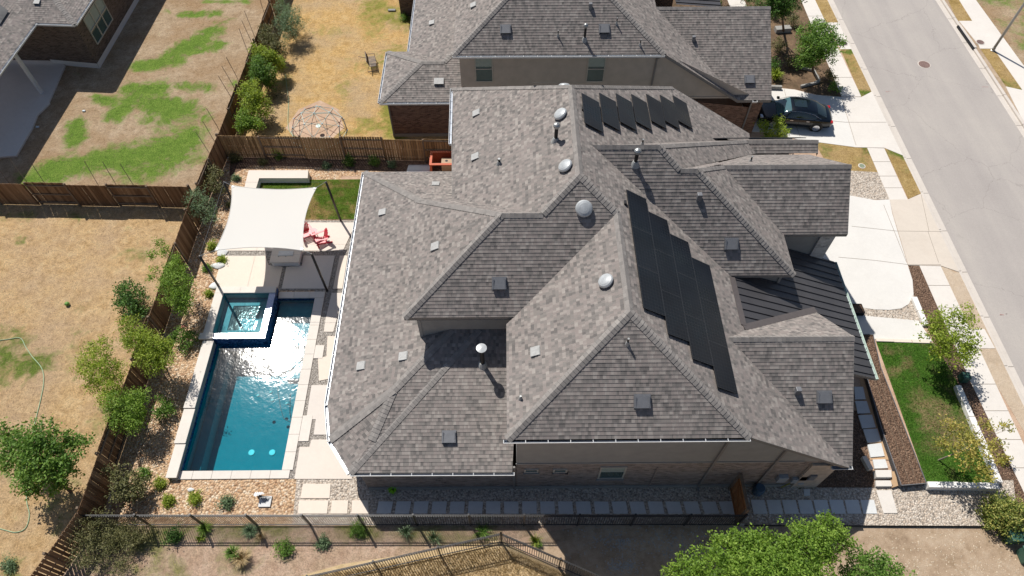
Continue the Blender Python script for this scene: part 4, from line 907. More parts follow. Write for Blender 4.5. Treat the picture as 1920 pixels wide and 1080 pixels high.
# utility boxes on the wall
def ubox(px, py, w, h, d, mat, label): x, z = wx(px, py, yW3); return MB().box(x-w/2, yW3-d, z-h/2, x+w/2, yW3-.002, z+h/2).build(label, mat, house, bevel=.01)
M['util'] = plain('grey utility box', (.34,.37,.40), .45, .2)
ubox(1465, 893, .42, .55, .2, M['util'], 'electric_panel'); ubox(1488, 897, .25, .45, .16, M['util'], 'electric_meter'); ubox(1506, 893, .35, .5, .12, M['util'], 'utility_box'); ubox(1521, 889, .3, .55, .2, M['slate'], 'utility_box'); ubox(1500, 902, .25, .2, .14, M['util'], 'utility_box')
x, z = wx(1421, 905, yW3); MB().lathe((x, yW3-.3, 0), [(.22, 0), (.25, .2), (.25, .5), (.2, .62)], 14).build('hose_reel', plain('blue plastic', (.05,.10,.16), .4), house)
mb = MB(); xg, zg = wx(1478, 905, yW3); mb.tube([(xg+.6, yW3-.05, 1.9), (xg+.2, yW3-.08, 1.0), (xg-.3, yW3-.15, .15)], .03, 6); mb.build('gas_pipe', plain('yellow gas line', (.25,.24,.05), .5), house)
# ---------------------------------------------------------------- things on a roof
def frame_on(pl, p):
    n = pl.n.normalized(); dn = Vector((pl.az.x, pl.az.y, -pl.p)).normalized(); u = dn.cross(n).normalized()
    return Matrix(((u.x, dn.x, n.x), (u.y, dn.y, n.y), (u.z, dn.z, n.z))).to_4x4(), p
def boxvent(par, pl, px, py, mat='slate', w=.46, l=.46, h=.12):
    p = pl.px(px, py, .03); Mx, p = frame_on(pl, p); mb = MB()
    def q(x, y, z): return p+Mx.to_3x3() @ Vector((x, y, z))
    def bx(x0,y0,z0,x1,y1,z1, mi=0):
        vs = [q(*c) for c in ((x0,y0,z0),(x1,y0,z0),(x1,y1,z0),(x0,y1,z0),(x0,y0,z1),(x1,y0,z1),(x1,y1,z1),(x0,y1,z1))]
        mb.add(vs, [[0,3,2,1],[4,5,6,7],[0,1,5,4],[1,2,6,5],[2,3,7,6],[3,0,4,7]], mi)
    bx(-w*.53, -l*.56, 0, w*.53, l*.54, .008)
    # hood: wedge, open louvre at the downhill side
    vs = [q(*c) for c in ((-w/2,-l/2,.012),(w/2,-l/2,.012),(w/2,l/2,.05),(-w/2,l/2,.05),(-w/2,-l/2,h*.55),(w/2,-l/2,h*.55),(w/2,l/2,h),(-w/2,l/2,h))]
    mb.add(vs, [[0,3,2,1],[4,5,6,7],[0,1,5,4],[1,2,6,5],[2,3,7,6],[3,0,4,7]])
    bx(-w*.44, l*.5, .015, w*.44, l*.52, h*.8, 1)
    for s in ((-1, 1) if mat == 'slate' else ()): bx(min(s*w*.38, s*w*.46), -l*.4, h*.8, max(s*w*.38, s*w*.46), l*.45, h*1.02, 0)
    return mb.build('box_vent', [M[mat], M['black']], par, bevel=0)
def domevent(par, pl, px, py, r=.33):
    p = pl.px(px, py, .10); Mx, _ = frame_on(pl, p); m3 = Mx.to_3x3()
    mb = MB().lathe(p-pl.n.normalized()*.12, [(r*.62, 0), (r*.62, .14)], 24, 1, m3)
    mb.lathe(p, [(r*.9, -.04), (r, 0), (r*.98, .05), (r*.86, .10), (r*.6, .135), (r*.3, .15), (.02, .155)], 28, 0, m3)
    o = mb.build('dome_vent', [M['dome'], M['slate']], par, smooth=False); return o
def pipevent(par, pl, px, py, h=.5, r=.05, cap=False, big=False, mat='black', tilt=0):
    p = pl.px(px, py, .0); mb = MB(); mb.lathe(p-Vector((0,0,.12)), [(r*2.6, 0), (r*1.9, .16), (r*1.3, .28)], 14, 1)
    mb.lathe(p, [(r, -.05), (r, h)], 14)
    if cap: mb.lathe(p, [(r*1.5, h-.10), (r*1.9, h-.02), (r*1.9, h+.05), (r*1.3, h+.12), (r*.2, h+.16)], 16, 2)
    elif big: mb.lathe(p, [(r*1.1, h), (r*2.3, h+.05), (r*2.3, h+.09), (.02, h+.13)], 20, 2)
    else: mb.lathe(p, [(r*1.05, h), (r*1.05, h+.05)], 12, 2)
    return mb.build('vent_pipe', [M[mat], M['lead'], M['pipe'] if not big else M['dome']], par)
for pl, px, py in (('S1', 936, 531), ('S3', 1204, 752), ('S6', 1371, 457), ('S5', 1545, 744)): boxvent(roof, g[pl], px, py, w=.62 if px != 936 else .60, l=.5)
boxvent(roof, S10, 842, 819, 'slate', .60, .5)
for pl, px, py in ((g['W1'], 893, 212), (g['W1'], 891, 294), (LWp, 717, 398), (g['W2'], 816, 462), (LWp, 756, 668), (LWp, 677, 686), (g['W3'], 1004, 659), (LNp, 817, 345)): boxvent(roof, pl, px, py, 'vent_light', .42, .40, .07)
for px, py in ((1051, 214), (1060, 311)): domevent(roof, g['W1'], px, py)
domevent(roof, g['S1'], 1095, 391, .37); domevent(roof, g['W3'], 1136, 527); domevent(roof, g['N1'], 1058, 161, .33)
pipevent(roof, g['W1'], 1042, 263, .85, .085, cap=True); pipevent(roof, g['W1'], 936, 307, .28, .06); pipevent(roof, g['S6'], 1191, 307, .75, .085, cap=True)
pipevent(roof, g['S3'], 1176, 645, .35, .04); pipevent(roof, g['W3'], 976, 748, .2, .04); pipevent(roof, S10, 905, 683, 1.35, .10, big=True)
for pl, px, py in (('N6', 1204, 272), ('N6', 1259, 265), ('N9', 1407, 303)): pipevent(roof, g[pl], px, py, .30, .04)
for pl, px, py in (('S6', 1310, 372), ('S5', 1494, 735)):
    p = g[pl].px(px, py, .0); mb = MB(); mb.box(p.x-.11, p.y-.11, p.z-.1, p.x+.11, p.y+.11, p.z+.30); mb.build('square_vent', M['slate'], roof, bevel=.02)
# ---------------------------------------------------------------- solar panels
M['alu'] = plain('panel frame', (.07,.075,.085), .4, .4)
E1 = g['E1']; n1 = E1.n.normalized(); dn1 = Vector((1, 0, -E1.p)).normalized(); HP = .13
def panel(tl, w, l):            # tl: north-west upper corner on the panel plane; w down the slope, l to the south
    a = tl; b = a+dn1*w; c = b+Vector((0, -l, 0)); d = a+Vector((0, -l, 0)); t = n1*.04
    mb = MB(); e = .012; u = dn1*e; v = Vector((0, -e, 0))
    mb.add([a, b, c, d, a-t, b-t, c-t, d-t], [[4,5,6,7],[0,4,5,1],[1,5,6,2],[2,6,7,3],[3,7,4,0]][0:5], 1)
    ia, ib, ic, id_ = a+u+v, b-u+v, c-u-v, d+u-v; s = n1*.002
    mb.add([a, b, c, d, ia, ib, ic, id_], [[0,4,5,1],[1,5,6,2],[2,6,7,3],[3,7,4,0]], 2)
    mb.add([ia+s*0, id_, ic, ib], [[0,1,2,3]], 0, [[(0,0),(0,l),(w,l),(w,0)]])
    for q in (d+Vector((0, .05, 0)), ):
        for f in (.25, .75): mb.bar(q+dn1*w*f-t, q+dn1*w*f-n1*HP, .04, .04, mi=1)
    return mb.build('solar_panel', [M['solar'], M['black'], M['alu']], roof)
tls = [E1.px(x, y, HP) for x, y in ((1091, 174), (1124, 173.5), (1155, 174.7), (1184, 176), (1212, 175.7), (1237.7, 177.5), (1261.7, 178.4))]
br1 = E1.px(1135, 251, HP); bl1 = E1.px(1099, 231, HP); LL = tls[0].y-bl1.y; WW = (E1.px(1124, 193, HP)-tls[0]).dot(dn1)
for q in tls: panel(q, WW-.015, LL)
cols = [((1175, 355), (1245, 600), 3), ((1215, 395), (1292, 655), 3), ((1256, 437), (1338, 687), 3), ((1296, 482), (1380, 741), 3)]
cc = [E1.px(x, y, HP) for x, y in ((1175, 355), (1215.5, 396), (1256.5, 438), (1296.5, 482))]
bb = [E1.px(x, y, HP).y for x, y in ((1206, 577), (1250.5, 625), (1297, 672), (1340, 724))]
wc = (cc[3]-cc[0]).dot(dn1)/3
for i, q in enumerate(cc):
    base = cc[0]+dn1*wc*i; Ltot = q.y-bb[i]; pl_ = Ltot/3
    for j in range(3): panel(Vector((base.x, q.y-pl_*j, base.z)), wc-.012, pl_-.015)
MB().box(0,0,0,.12,.1,.12).build('junction_box', M['black'], roof) if False else None
for px, py in ((1172, 381), (1093, 205)):
    p = E1.px(px, py, .03); MB().box(p.x-.06, p.y-.1, p.z-.05, p.x+.06, p.y+.1, p.z+.09).build('junction_box', M['black'], roof, bevel=.01)
# array on the hidden north face of the street wing, its edge shows above the ridge
N6 = g['N6']; nn = N6.n.normalized()
for i in range(3):
    x0_ = 11.3+i*1.78; a = on(N6, x0_, 28.15)+nn*.16; b = on(N6, x0_+1.72, 28.15)+nn*.16; dnn = Vector((0, 1, -N6.p)).normalized()
    mb = MB(); c = b+dnn*1.05; d = a+dnn*1.05; t = nn*.04; mb.add([a, b, c, d, a-t, b-t, c-t, d-t], [[0,1,2,3],[4,5,6,7],[0,4,5,1],[1,5,6,2],[2,6,7,3],[3,7,4,0]]); mb.build('solar_panel', M['solar'], roof)
N1p = g['N1']
for i in range(4):
    x0_ = -.5+i*1.75
    y_ = 28.3 if i < 4 else 28; a = on(N1p, x0_, 27.2)+N1p.n.normalized()*.2; b = on(N1p, x0_+1.7, 27.2)+N1p.n.normalized()*.2; dnn = Vector((0, 1, -N1p.p)).normalized(); c = b+dnn*1.05; d = a+dnn*1.05
    MB().add([a, b, c, d], [[0,1,2,3]]).build('solar_panel', M['solar'], roof) if x0_ > 0.8 and x0_ < 3.5 else None

# ================================================================== north neighbour (same builder's plan)
nh = thing('neighbour_house', 'grey shingled two storey neighbour house with tan upper walls at the top centre', 'house', (6, 48, 0))
h2n = 6.4; y3 = G(1047, 103, h2n).y; x3a = G(849, 100, h2n).x; x3b = G(1247, 103, h2n).x
nS = Pl(S_, .784, h2n-.784*y3); nE = Pl(E_, .65, h2n+.65*x3b); nW = Pl(W_, .645, h2n-.645*x3a)
apx = meet(nS, nW, nE); F = MB(); C = MB()
Q = meet(nW, nS, ZZ(h2n)); T = meet(nE, nS, ZZ(h2n)); yN = y3+26
y_ridge = G(1212, 14, 6.3).y; dy = y_ridge-y3; zr_ = 6.3; gp = (zr_-3.0)/(y_ridge-y3-.02); n5S = Pl(S_, gp, zr_-gp*y_ridge); xg = G(1445, 14, zr_).x
V5 = meet(nE, n5S, ZZ(zr_)); G5 = Vector((xg, y_ridge, zr_)); S5_ = meet(n5S, ZZ(3.0), XX(xg)); V5b = meet(nE, n5S, ZZ(3.0)); T2 = meet(nE, YY(y3), ZZ(3.0))
N5n = Pl(N_, .8, zr_+.8*y_ridge)
R(nS, apx, Q, T); R(nW, apx, Q, Vector((Q.x, yN, Q.z)), Vector((apx.x, yN, apx.z)))
R(nE, apx, T, T2, V5b, V5, Vector((V5.x, y_ridge+2.0, V5.z)), Vector((V5.x, yN, V5.z)), Vector((apx.x, yN, apx.z)))
R(n5S, V5, G5, S5_, V5b); R(N5n, V5, G5, meet(N5n, XX(xg), ZZ(3.2)), meet(N5n, XX(V5.x), ZZ(3.2)))
cap(Q, apx, nW, nS); cap(T, apx, nE, nS); cap(apx, Vector((apx.x, yN, apx.z)), nW, nE); cap(V5, G5, N5n, n5S)
# lower west wing, hipped, and the low west slope behind it
zl = 3.1; ls = G(712, 192, zl); nn_ = G(728, 97, zl); nn_.x = ls.x; yl = ls.y; LP = .4167; hw = (nn_.y-yl)/2; zrl = zl+LP*hw; xe = G(767, 95, zl).x
rp = Vector((ls.x+hw, yl+hw, zrl)); rq = Vector((xe+hw, yl+hw, zrl)); xi = Q.x+.3; rt = Vector((xi, rq.y+(xi-rq.x), zl+LP*(xi-xe)))
nS2 = Pl(S_, LP, zl-LP*yl); nW2 = Pl(W_, LP, zl+LP*(-ls.x)*-1*-1 if False else zl-LP*ls.x); nN2 = Pl(N_, LP, zl+LP*nn_.y); nL2 = Pl(W_, LP, zl-LP*xe)
R(nS2, ls, rp, rq, rt, Vector((Q.x+.5, yl, zl))); R(nW2, ls, rp, nn_); R(nN2, nn_, rp, rq, Vector((xe, nn_.y, zl))); R(nL2, Vector((xe, yN, zl)), Vector((xe, nn_.y, zl)), rq, rt, Vector((xi, yN, rt.z)))
wlow = Vector((xe, nn_.y, zl)); xw = xe; lr = nn_
cap(ls, rp, nW2, nS2); cap(nn_, rp, nW2, nN2); cap(rp, rq, nN2, nS2); cap(rq, rt, nL2, nS2)
nroof = F.build('roof', M['shingle'], nh); C.build('ridge_cap', M['cap'], nroof)
GU = Multi(); gutter(GU, Q, T, (0,-1,0)); gutter(GU, ls, Vector((Q.x+.5, yl, zl)), (0,-1,0)); gutter(GU, nn_, ls, (-1,0,0)); gutter(GU, Vector((xw, yN, wlow.z)), Vector((xw, wlow.y, wlow.z)), (-1,0,0)); gutter(GU, S5_+Vector((-1.2,0,0)), S5_+Vector((-.9,0,0)), (0,-1,0)); GU.build('gutter', [M['gutter'], M['gutter_in']], nroof)
FA = Multi(); fascia(FA, T, T2, (0,-1,0)); fascia(FA, V5b, S5_, (0,-1,0)); fascia(FA, G5, S5_, (1,0,0)); FA.build('fascia', M['trim'], nroof)
BR, SI = MB(), MB(); yy = y3+.3
wall((BR, SI), [(Q.x+.35, yy+6), (Q.x+.35, yy), (T.x-.1, yy)], 0, [6.3]*3, 3.0); wall((BR, SI), [(T.x-.1, yy), (xg-1.0, yy)], 0, [6.35, nE.z(xg-1.0, 0)-.1], 3.0)
SI.box(T.x-.5, yy-.04, 2.95, xg-2.0, yy-.005, 3.08)
wall((BR, SI), [(xg-1.0, yy), (xg-.35, yy), (xg-.35, yy+9)], 0, [3.0]*3); wall((BR, BR), [(ls.x+.4, lr.y-.3), (ls.x+.4, yl+.35), (Q.x+.35, yl+.35)], 0, [3.0]*3)
wall((BR, BR), [(xw+.4, yN), (xw+.4, lr.y-.3)], 0, [3.05]*2)
BR.build('brick_wall', M['brick_red'], nh); SI.build('siding', M['siding_tan'], nh)
MB().box(ls.x+.37, yl+.30, 0, Q.x+.3, yl+.345, .22).build('foundation', M['foundation'], nh)
for px in (906.5, 1120):
    x, zt = wx(px, 108, yy); window(nh, x, yy, wx(px, 153, yy)[1], wx(px, 108, yy)[1]+.15, 1.1, mull=True, sill=False, blind=.55)
spout(nh, [(T.x-.1, yy-.2, 6.25), (T.x-.35, yy-.06, 5.9), (T.x-.35, yy-.06, .1)]); spout(nh, [(xg-1.1, yy-.2, 2.9), (xg-1.1, yy-.06, 2.6), (xg-1.1, yy-.06, .1)])
spout(nh, [(ls.x+.45, yl+.25, 2.9), (ls.x+.45, yl+.25, .1)])
for px, py in ((948, 55), (1133, 54)): boxvent(nroof, nS, px, py, 'slate', .62, .5)
boxvent(nroof, n5S, 1405, 149, 'slate', .62, .5); boxvent(nroof, nL2, 810, 43, 'vent_light', .44, .36, .1); boxvent(nroof, nW, 888, 10, 'vent_light', .44, .36, .1); boxvent(nroof, nS2, 823, 153, 'vent_light', .6, .45)
pipevent(nroof, nS, 1096, 74, .9, .07, cap=True); pipevent(nroof, nS, 1046, 68, .35, .035); pipevent(nroof, nS, 1156, 45, .35, .035); pipevent(nroof, nS, 1200, 85, .35, .035)
for pl, px, py in ((n5S, 1300, 75), (nS, 1107, 14)): p = pl.px(px, py); MB().box(p.x-.1, p.y-.1, p.z-.1, p.x+.1, p.y+.1, p.z+.28).build('square_vent', M['slate'], nroof, bevel=.02)
rb = MB(); q = [G(1268, 8, 3.6), G(1352, 14, 3.2), G(1340, -60, 3.2), G(1250, -60, 3.6)]; rb.poly(q[::-1]); [rb.bar(q[0].lerp(q[3], f)+Vector((0,0,.03)), q[1].lerp(q[2], f)+Vector((0,0,.03)), .04, .05) for f in (.05,.15,.25,.35,.45,.6)]; rb.build('rear_porch_roof', M['metal_roof'], nh)
rb = MB(); rb.box(q[0].x-5, q[0].y+1.0, 0, q[0].x, q[0].y+6, 4.4); rb.build('rear_wing', M['brick_dark'], nh)
# a wing of another house just inside the top edge
ob = thing('house_wing', 'dark walled building corner by the dry yard at the very top of the picture', 'building', G(765, 12, 0))
p = G(752, 30, 0); MB().box(p.x, p.y, 0, p.x+4.0, p.y+6, 2.9).build('wall', M['brick_dark'], ob); MB().box(p.x-.4, p.y-.1, 2.9, p.x+4.0, p.y+6, 3.1).build('roof', M['shingle'], ob)

# ================================================================== north west house
wh = thing('brick_bungalow', 'brown brick single storey house with covered patio in the top left corner', 'house', G(90, 120, 0))
ze = 3.85
c1_ = G(140, 45.5, ze); c2_ = G(178, -12, ze); c3_ = G(66, 43, ze); c4_ = G(0, 133, ze); dE = (c2_-c1_).normalized(); dW = (c3_-c1_).normalized(); dP = (c4_-c3_).normalized()
F = MB(); C = MB()
nrm = Vector((-dE.y, dE.x, 0)); nrm = nrm if nrm.x > 0 else -nrm
wE = Pl(nrm[:2], .4167, 0); wE.c = wE.d = ze+.4167*(wE.az.x*c1_.x+wE.az.y*c1_.y)
ns_ = Vector((dW.y, -dW.x, 0)); ns_ = ns_ if ns_.y < 0 else -ns_
wS = Pl(ns_[:2], .4167, 0); wS.c = wS.d = ze+.4167*(wS.az.x*c1_.x+wS.az.y*c1_.y)
npch = Vector((-dP.y, dP.x, 0)); npch = npch if npch.x > 0 else -npch
wP = Pl(npch[:2], .36, 0); wP.c = wP.d = ze+.36*(wP.az.x*c3_.x+wP.az.y*c3_.y)
hipE = meet(wE, wS, ZZ(6.9)); fN = c1_+dE*22; ridN = hipE+dE*20
R(wE, c1_, fN, ridN, hipE); hipV = meet(wS, wP, ZZ(6.7)); R(wS, c1_, c3_, hipV, Vector((hipE.x-.01, hipE.y, hipE.z)))
s_pt = c3_+dP*10; R(wP, c3_, s_pt, s_pt-npch*6+Vector((0,0,.36*6)), hipV)
cap(c1_, hipE, wE, wS)
wr = F.build('roof', M['shingle'], wh); C.build('ridge_cap', M['cap'], wr)
GU = Multi(); gutter(GU, c1_, fN, nrm); gutter(GU, c3_, c1_, ns_, straps=False); gutter(GU, c3_, s_pt, npch); GU.build('gutter', [M['gutter'], M['gutter_in']], wr)
b1_ = G(187, 128, 0); b2_ = G(254, 12, 0); dB = (b2_-b1_).normalized(); nB = Vector((dB.y, -dB.x, 0)); b0_ = G(120, 122, 0)
dS = (b0_-b1_).normalized(); BR = MB(); FD = MB()
bb1 = b1_; bb2 = b1_+dB*24; bb0 = b1_+dS*3.6; bbk = bb0+dS*2.4+Vector((0, -.2, 0)); 
wall((BR, BR), [(bb2.x, bb2.y), (bb1.x, bb1.y), (bb0.x, bb0.y), (bb0.x-8, bb0.y+.3)], .3, [ze]*4); BR.build('brick_wall', M['brick_dark'], wh)
FD.add([bb1+nB*.02, bb2+nB*.02, bb2+nB*.02+Vector((0,0,.42)), bb1+nB*.02+Vector((0,0,.42))], [[0,1,2,3]]); FD.add([bb1+nB*.02-Vector((0,.03,0)), bb0-Vector((0,.03,0)), bb0+Vector((0,-.03,.42)), bb1+nB*.02+Vector((0,-.03,.42))], [[0,1,2,3]]); FD.build('foundation', M['walk'], wh)
# triple window in the east wall
def wq(px, py):        # hit the east wall plane
    r = ray(px, py); o = Vector((0,0,H)); t = (bb1-o).dot(nB)/r.dot(nB); return o+r*t
A_ = wq(182, 83); B_ = wq(212, 38); zt = wq(160, 22).z; zb_ = A_.z; s0 = (A_-bb1).dot(dB); s1 = (B_-bb1).dot(dB)
zt = min(3.2, zt); zb_ = max(.6, min(zb_, 1.3))
for k in range(3):
    u0 = s0+(s1-s0)*k/3; u1 = s0+(s1-s0)*(k+1)/3; f = MB(); gl = MB()
    P = lambda u, z, o=.03: bb1+dB*u+Vector((0,0,z))+nB*o
    for a, b in ((P(u0, zb_), P(u0, zt)), (P(u1-.03, zb_), P(u1-.03, zt)), (P(u0, zb_), P(u1, zb_)), (P(u0, zt), P(u1, zt)), (P(u0, (zb_+zt)/2), P(u1, (zb_+zt)/2))): f.bar(a, b, .07, .07)
    o = f.build('window', M['frame'], wh); gl.add([P(u0, zb_, .012), P(u1, zb_, .012), P(u1, (zb_+zt)/2, .012), P(u0, (zb_+zt)/2, .012)], [[0,1,2,3]]); gl.build('pane', M['glass'], o)
    MB().add([P(u0, (zb_+zt)/2, .014), P(u1, (zb_+zt)/2, .014), P(u1, zt, .014), P(u0, zt, .014)], [[0,1,2,3]]).build('blind', M['blind'], o)
# patio floor with column
sheet('patio_floor', [(122, 122), (92, 190), (93, 193), (70, 215), (60, 240), (30, 292), (-80, 300), (-160, 110), (40, 100)], M['walk'], .12, thick=.14, parent=wh)
cb = G(79, 175, .12); MB().box(cb.x-.1, cb.y-.1, .12, cb.x+.1, cb.y+.1, 3.75).build('porch_post', M['gutter'], wh)
boxvent(wr, wS, 208*0+70, 4, 'vent_light', .4, .35, .1)
p = wP.px(-2, 27, .1); MB().add([wP.px(-20, -5, .12), wP.px(16, 20, .12), wP.px(0, 45, .12), wP.px(-40, 40, .12)], [[0,1,2,3]]).build('solar_panel', M['solar'], wr)
# ================================================================== FENCES
def setrnd(o, per=8):
    me = o.data; n = len(me.vertices); a = me.attributes.new('rnd', 'FLOAT', 'POINT')
    a.data.foreach_set('value', np.repeat(RNG.random(n//per+1), per)[:n])
def wood_fence(name, label, p0, p1, h=FH, mat='wood', side=1, gap=.012, panel=2.4, flip=True, tops=True, group='wooden fences round the back yards'):
    p0 = Vector((p0[0], p0[1], 0)); p1 = Vector((p1[0], p1[1], 0)); L = (p1-p0).length; d = (p1-p0)/L; n = Vector((-d.y, d.x, 0))*side
    t = thing(name, label, 'fence', p0, 0, group); k = max(1, round(L/panel)); pw_ = L/k; hh = 0
    for i in range(k):
        a = p0+d*pw_*i; hh = random.choice((-.05, 0, .05, .0)) if tops else 0; s = (1 if (not flip or i % 2 == 0) else -1)
        mb = MB(); x = .02; ang = random.uniform(-.03, .03)
        while x < pw_-.06:
            w_ = random.uniform(.12, .145); q = a+d*(x+w_/2)+n*(.05*s+random.uniform(-.006, .006)); th = h+hh+random.uniform(-.012, .012)
            b1 = Vector(q); mb.bar(b1+Vector((0,0,.03)), b1+Vector((0,0,th))+d*random.uniform(-.006,.006), .018, w_, up=d) ; x += w_+gap
        o = mb.build('fence_panel', M[mat], t); setrnd(o)
        mb = MB()
        for z in (.25, h*.5, h-.18): mb.bar(a+n*.0+Vector((0,0,z)), a+d*pw_+Vector((0,0,z)), .04, .09)
        o2 = mb.build('rail', M['rail'], t)
        mb = MB(); mb.box(-.05, -.05, 0, .05, .05, h+hh+(.05 if tops else -.05)); mb.v = [(v[0]+a.x-n.x*.05*s, v[1]+a.y-n.y*.05*s, v[2]) for v in mb.v]; mb.build('post', M['rail'], t)
    return t
M['rail'] = plain('grey fence rail', (.17,.125,.09), .9, var=.25, scale=4)
fwp = [G(x, y, FH) for x, y in FW]; far = G(575, -180, FH)
wf0 = wood_fence('wooden_fence', 'dark wooden fence behind the row of shrubs, between green patched yard and golden yard', (fwp[1]), far, side=-1)
wf1 = wood_fence('wooden_fence', 'short dark wooden fence left of the shade sail, ending at the grey green shrub', fwp[1], fwp[2], side=1)
wf2 = wood_fence('wooden_fence', 'long wooden fence between the golden yard and the pool gravel', fwp[2], fwp[4], side=1)
wood_fence('wooden_fence', 'old brown fence with gaps running off the bottom left corner under the brush', fwp[4], G(20, 1132, FH), side=1, gap=.03, flip=False)
nf = wood_fence('wooden_fence', 'tan wooden fence with light between its boards, behind the white bench wall', fwp[1], G(870, 262, FH), side=-1, mat='wood_tan', gap=.03)
cf = wood_fence('wooden_fence', 'brown wooden fence between the golden yard and the green patched yard', G(352, 350, FH), G(-260, 338, FH), side=1)
def pole(par, base, tip, z1=2.95):
    a = G(*base, FH); b = G(*tip, z1); MB().tube([a-Vector((0,0,.5)), a, b], .018, 6).build('extension_pole', M['rail'], par)
for b, t_p in (((183, 345), (158, 302)), ((217, 345), (192, 303)), ((250, 347), (225, 307)), ((48, 338), (17, 297)), ((80, 338), (53, 297)), ((12, 337), (-14, 300))): pole(cf, b, t_p)
for b, t_p in (((408, 238), (387, 203)), ((432, 180), (409, 142)), ((437, 160), (416, 124)), ((444, 144), (424, 107)), ((463, 93), (448, 53)), ((470, 75), (453, 38)), ((474, 60), (458, 20)), ((393, 288), (367, 247)), ((402, 265), (380, 227)), ((492, 14), (484, -12))): pole(wf0 if b[1] < 255 else wf1, b, t_p)
def iron_fence(label, p0, p1, h=1.55, sp=.105):
    p0 = Vector((p0[0], p0[1], 0)); p1 = Vector((p1[0], p1[1], 0)); L = (p1-p0).length; d = (p1-p0)/L; k = max(1, round(L/2.42)); w_ = L/k
    t = thing('iron_fence', label, 'fence', p0, 0, 'black iron picket fences')
    for i in range(k):
        a = p0+d*w_*i; b = a+d*w_; mb = MB()
        for z in (.12, h-.22, h-.03): mb.bar(a+Vector((0,0,z)), b+Vector((0,0,z)), .035, .035)
        x = sp/2+.03
        while x < w_-.03: q = a+d*x; mb.bar(q+Vector((0,0,.04)), q+Vector((0,0,h-.02)), .024, .024, up=d); x += sp
        mb.build('fence_panel', M['iron'], t)
        mb = MB(); mb.bar(a+Vector((0,0,-.05)), a+Vector((0,0,h+.06)), .065, .065, up=d); mb.box(a.x-.04, a.y-.04, h+.06, a.x+.04, a.y+.04, h+.08); mb.build('post', M['iron'], t)
    mb = MB(); mb.bar(p1+Vector((0,0,-.05)), p1+Vector((0,0,h+.06)), .065, .065, up=d); mb.build('post', M['iron'], t); return t
iron_fence('long black iron picket fence south of the pool and the house', G(182, 985), G(1382, 985))
iron_fence('black iron picket fence rising from the bottom edge to the peak in the middle', G(940, 1017), G(470, 1122), 1.45)
iron_fence('black iron picket fence falling from the peak to the lower right', G(940, 1017), G(1160, 1112), 1.45)
# wooden side gate by the house wall
gx = G(1374, 950).x; t = thing('wooden_gate', 'orange brown wooden gate between the house wall and the black fence', 'gate', (gx, 8.75, 0))
mb = MB(); y = 8.85
while y < 10.2: mb.bar((gx, y, .06), (gx, y, 1.75), .13, .02, up=(1,0,0)); y += .142
o = mb.build('gate_boards', M['wood_gate'], t); setrnd(o)
mb = MB(); mb.bar((gx-.03, 8.8, .3), (gx-.03, 10.2, .3), .04, .09); mb.bar((gx-.03, 8.8, 1.55), (gx-.03, 10.2, 1.55), .04, .09); mb.bar((gx-.03, 8.85, .35), (gx-.03, 10.1, 1.5), .04, .09); mb.build('brace', M['wood_gate'], t)
mb = MB(); mb.box(gx-.06, 8.68, 0, gx+.06, 8.8, 1.9); mb.box(gx-.06, 10.22, 0, gx+.06, 10.33, 1.9); mb.box(gx-.06, 8.68, 1.9, gx+.06, 10.33, 1.98); mb.build('gate_frame', M['rail'], t)
# ================================================================== BACK GARDEN OBJECTS
# L-shaped bench wall
def zb(px, py, z=.45): return G(px, py, z)
t = thing('bench_wall', 'white L-shaped garden bench wall behind the shade sail', 'bench wall', G(520, 330))
A = [zb(466, 319), zb(578, 319), zb(577, 334), zb(486, 334)]; B = zb(453, 372); Cc = zb(474, 372)
mb = MB(); mb.prism([a[:2] for a in (A[0], A[1], A[2], A[3], Cc, B)], 0, .38); mb.build('base', M['white_stone'], t)
mb = MB(); mb.prism([(a.x*1.0, a.y) for a in (A[0], A[1], A[2], A[3], Cc, B)], .385, .45); mb.build('seat_cap', M['patio'], t, bevel=.01)
# fire pit
def obox(mb, c, w, d, z0, z1, rz=0):
    cs, sn = cos(rz), sin(rz); P = [(c[0]+x*cs-y*sn, c[1]+x*sn+y*cs) for x, y in ((-w/2,-d/2),(w/2,-d/2),(w/2,d/2),(-w/2,d/2))]; return mb.prism(P, z0, z1)
fp = G(536, 478, .45); t = thing('fire_pit', 'white rectangular fire pit table beside the shade sail edge', 'fire pit', (fp.x, fp.y, 0))
obox(MB(), fp, 1.55, .95, .03, .38).build('base', M['white_stone'], t); mb = MB(); obox(mb, fp, 1.68, 1.08, .385, .47); mb.build('top', M['patio'], t, bevel=.015)
obox(MB(), fp+Vector((0,.08,0)), .85, .34, .472, .515).build('burner_lid', M['gutter'], t, bevel=.01)
mb = MB(); [mb.lathe(fp+Vector((dx, -.46, .43)), [(.022, 0), (.022, .05)], 8) for dx in (-.2, .2)]; mb.build('control_knob', M['slate'], t)
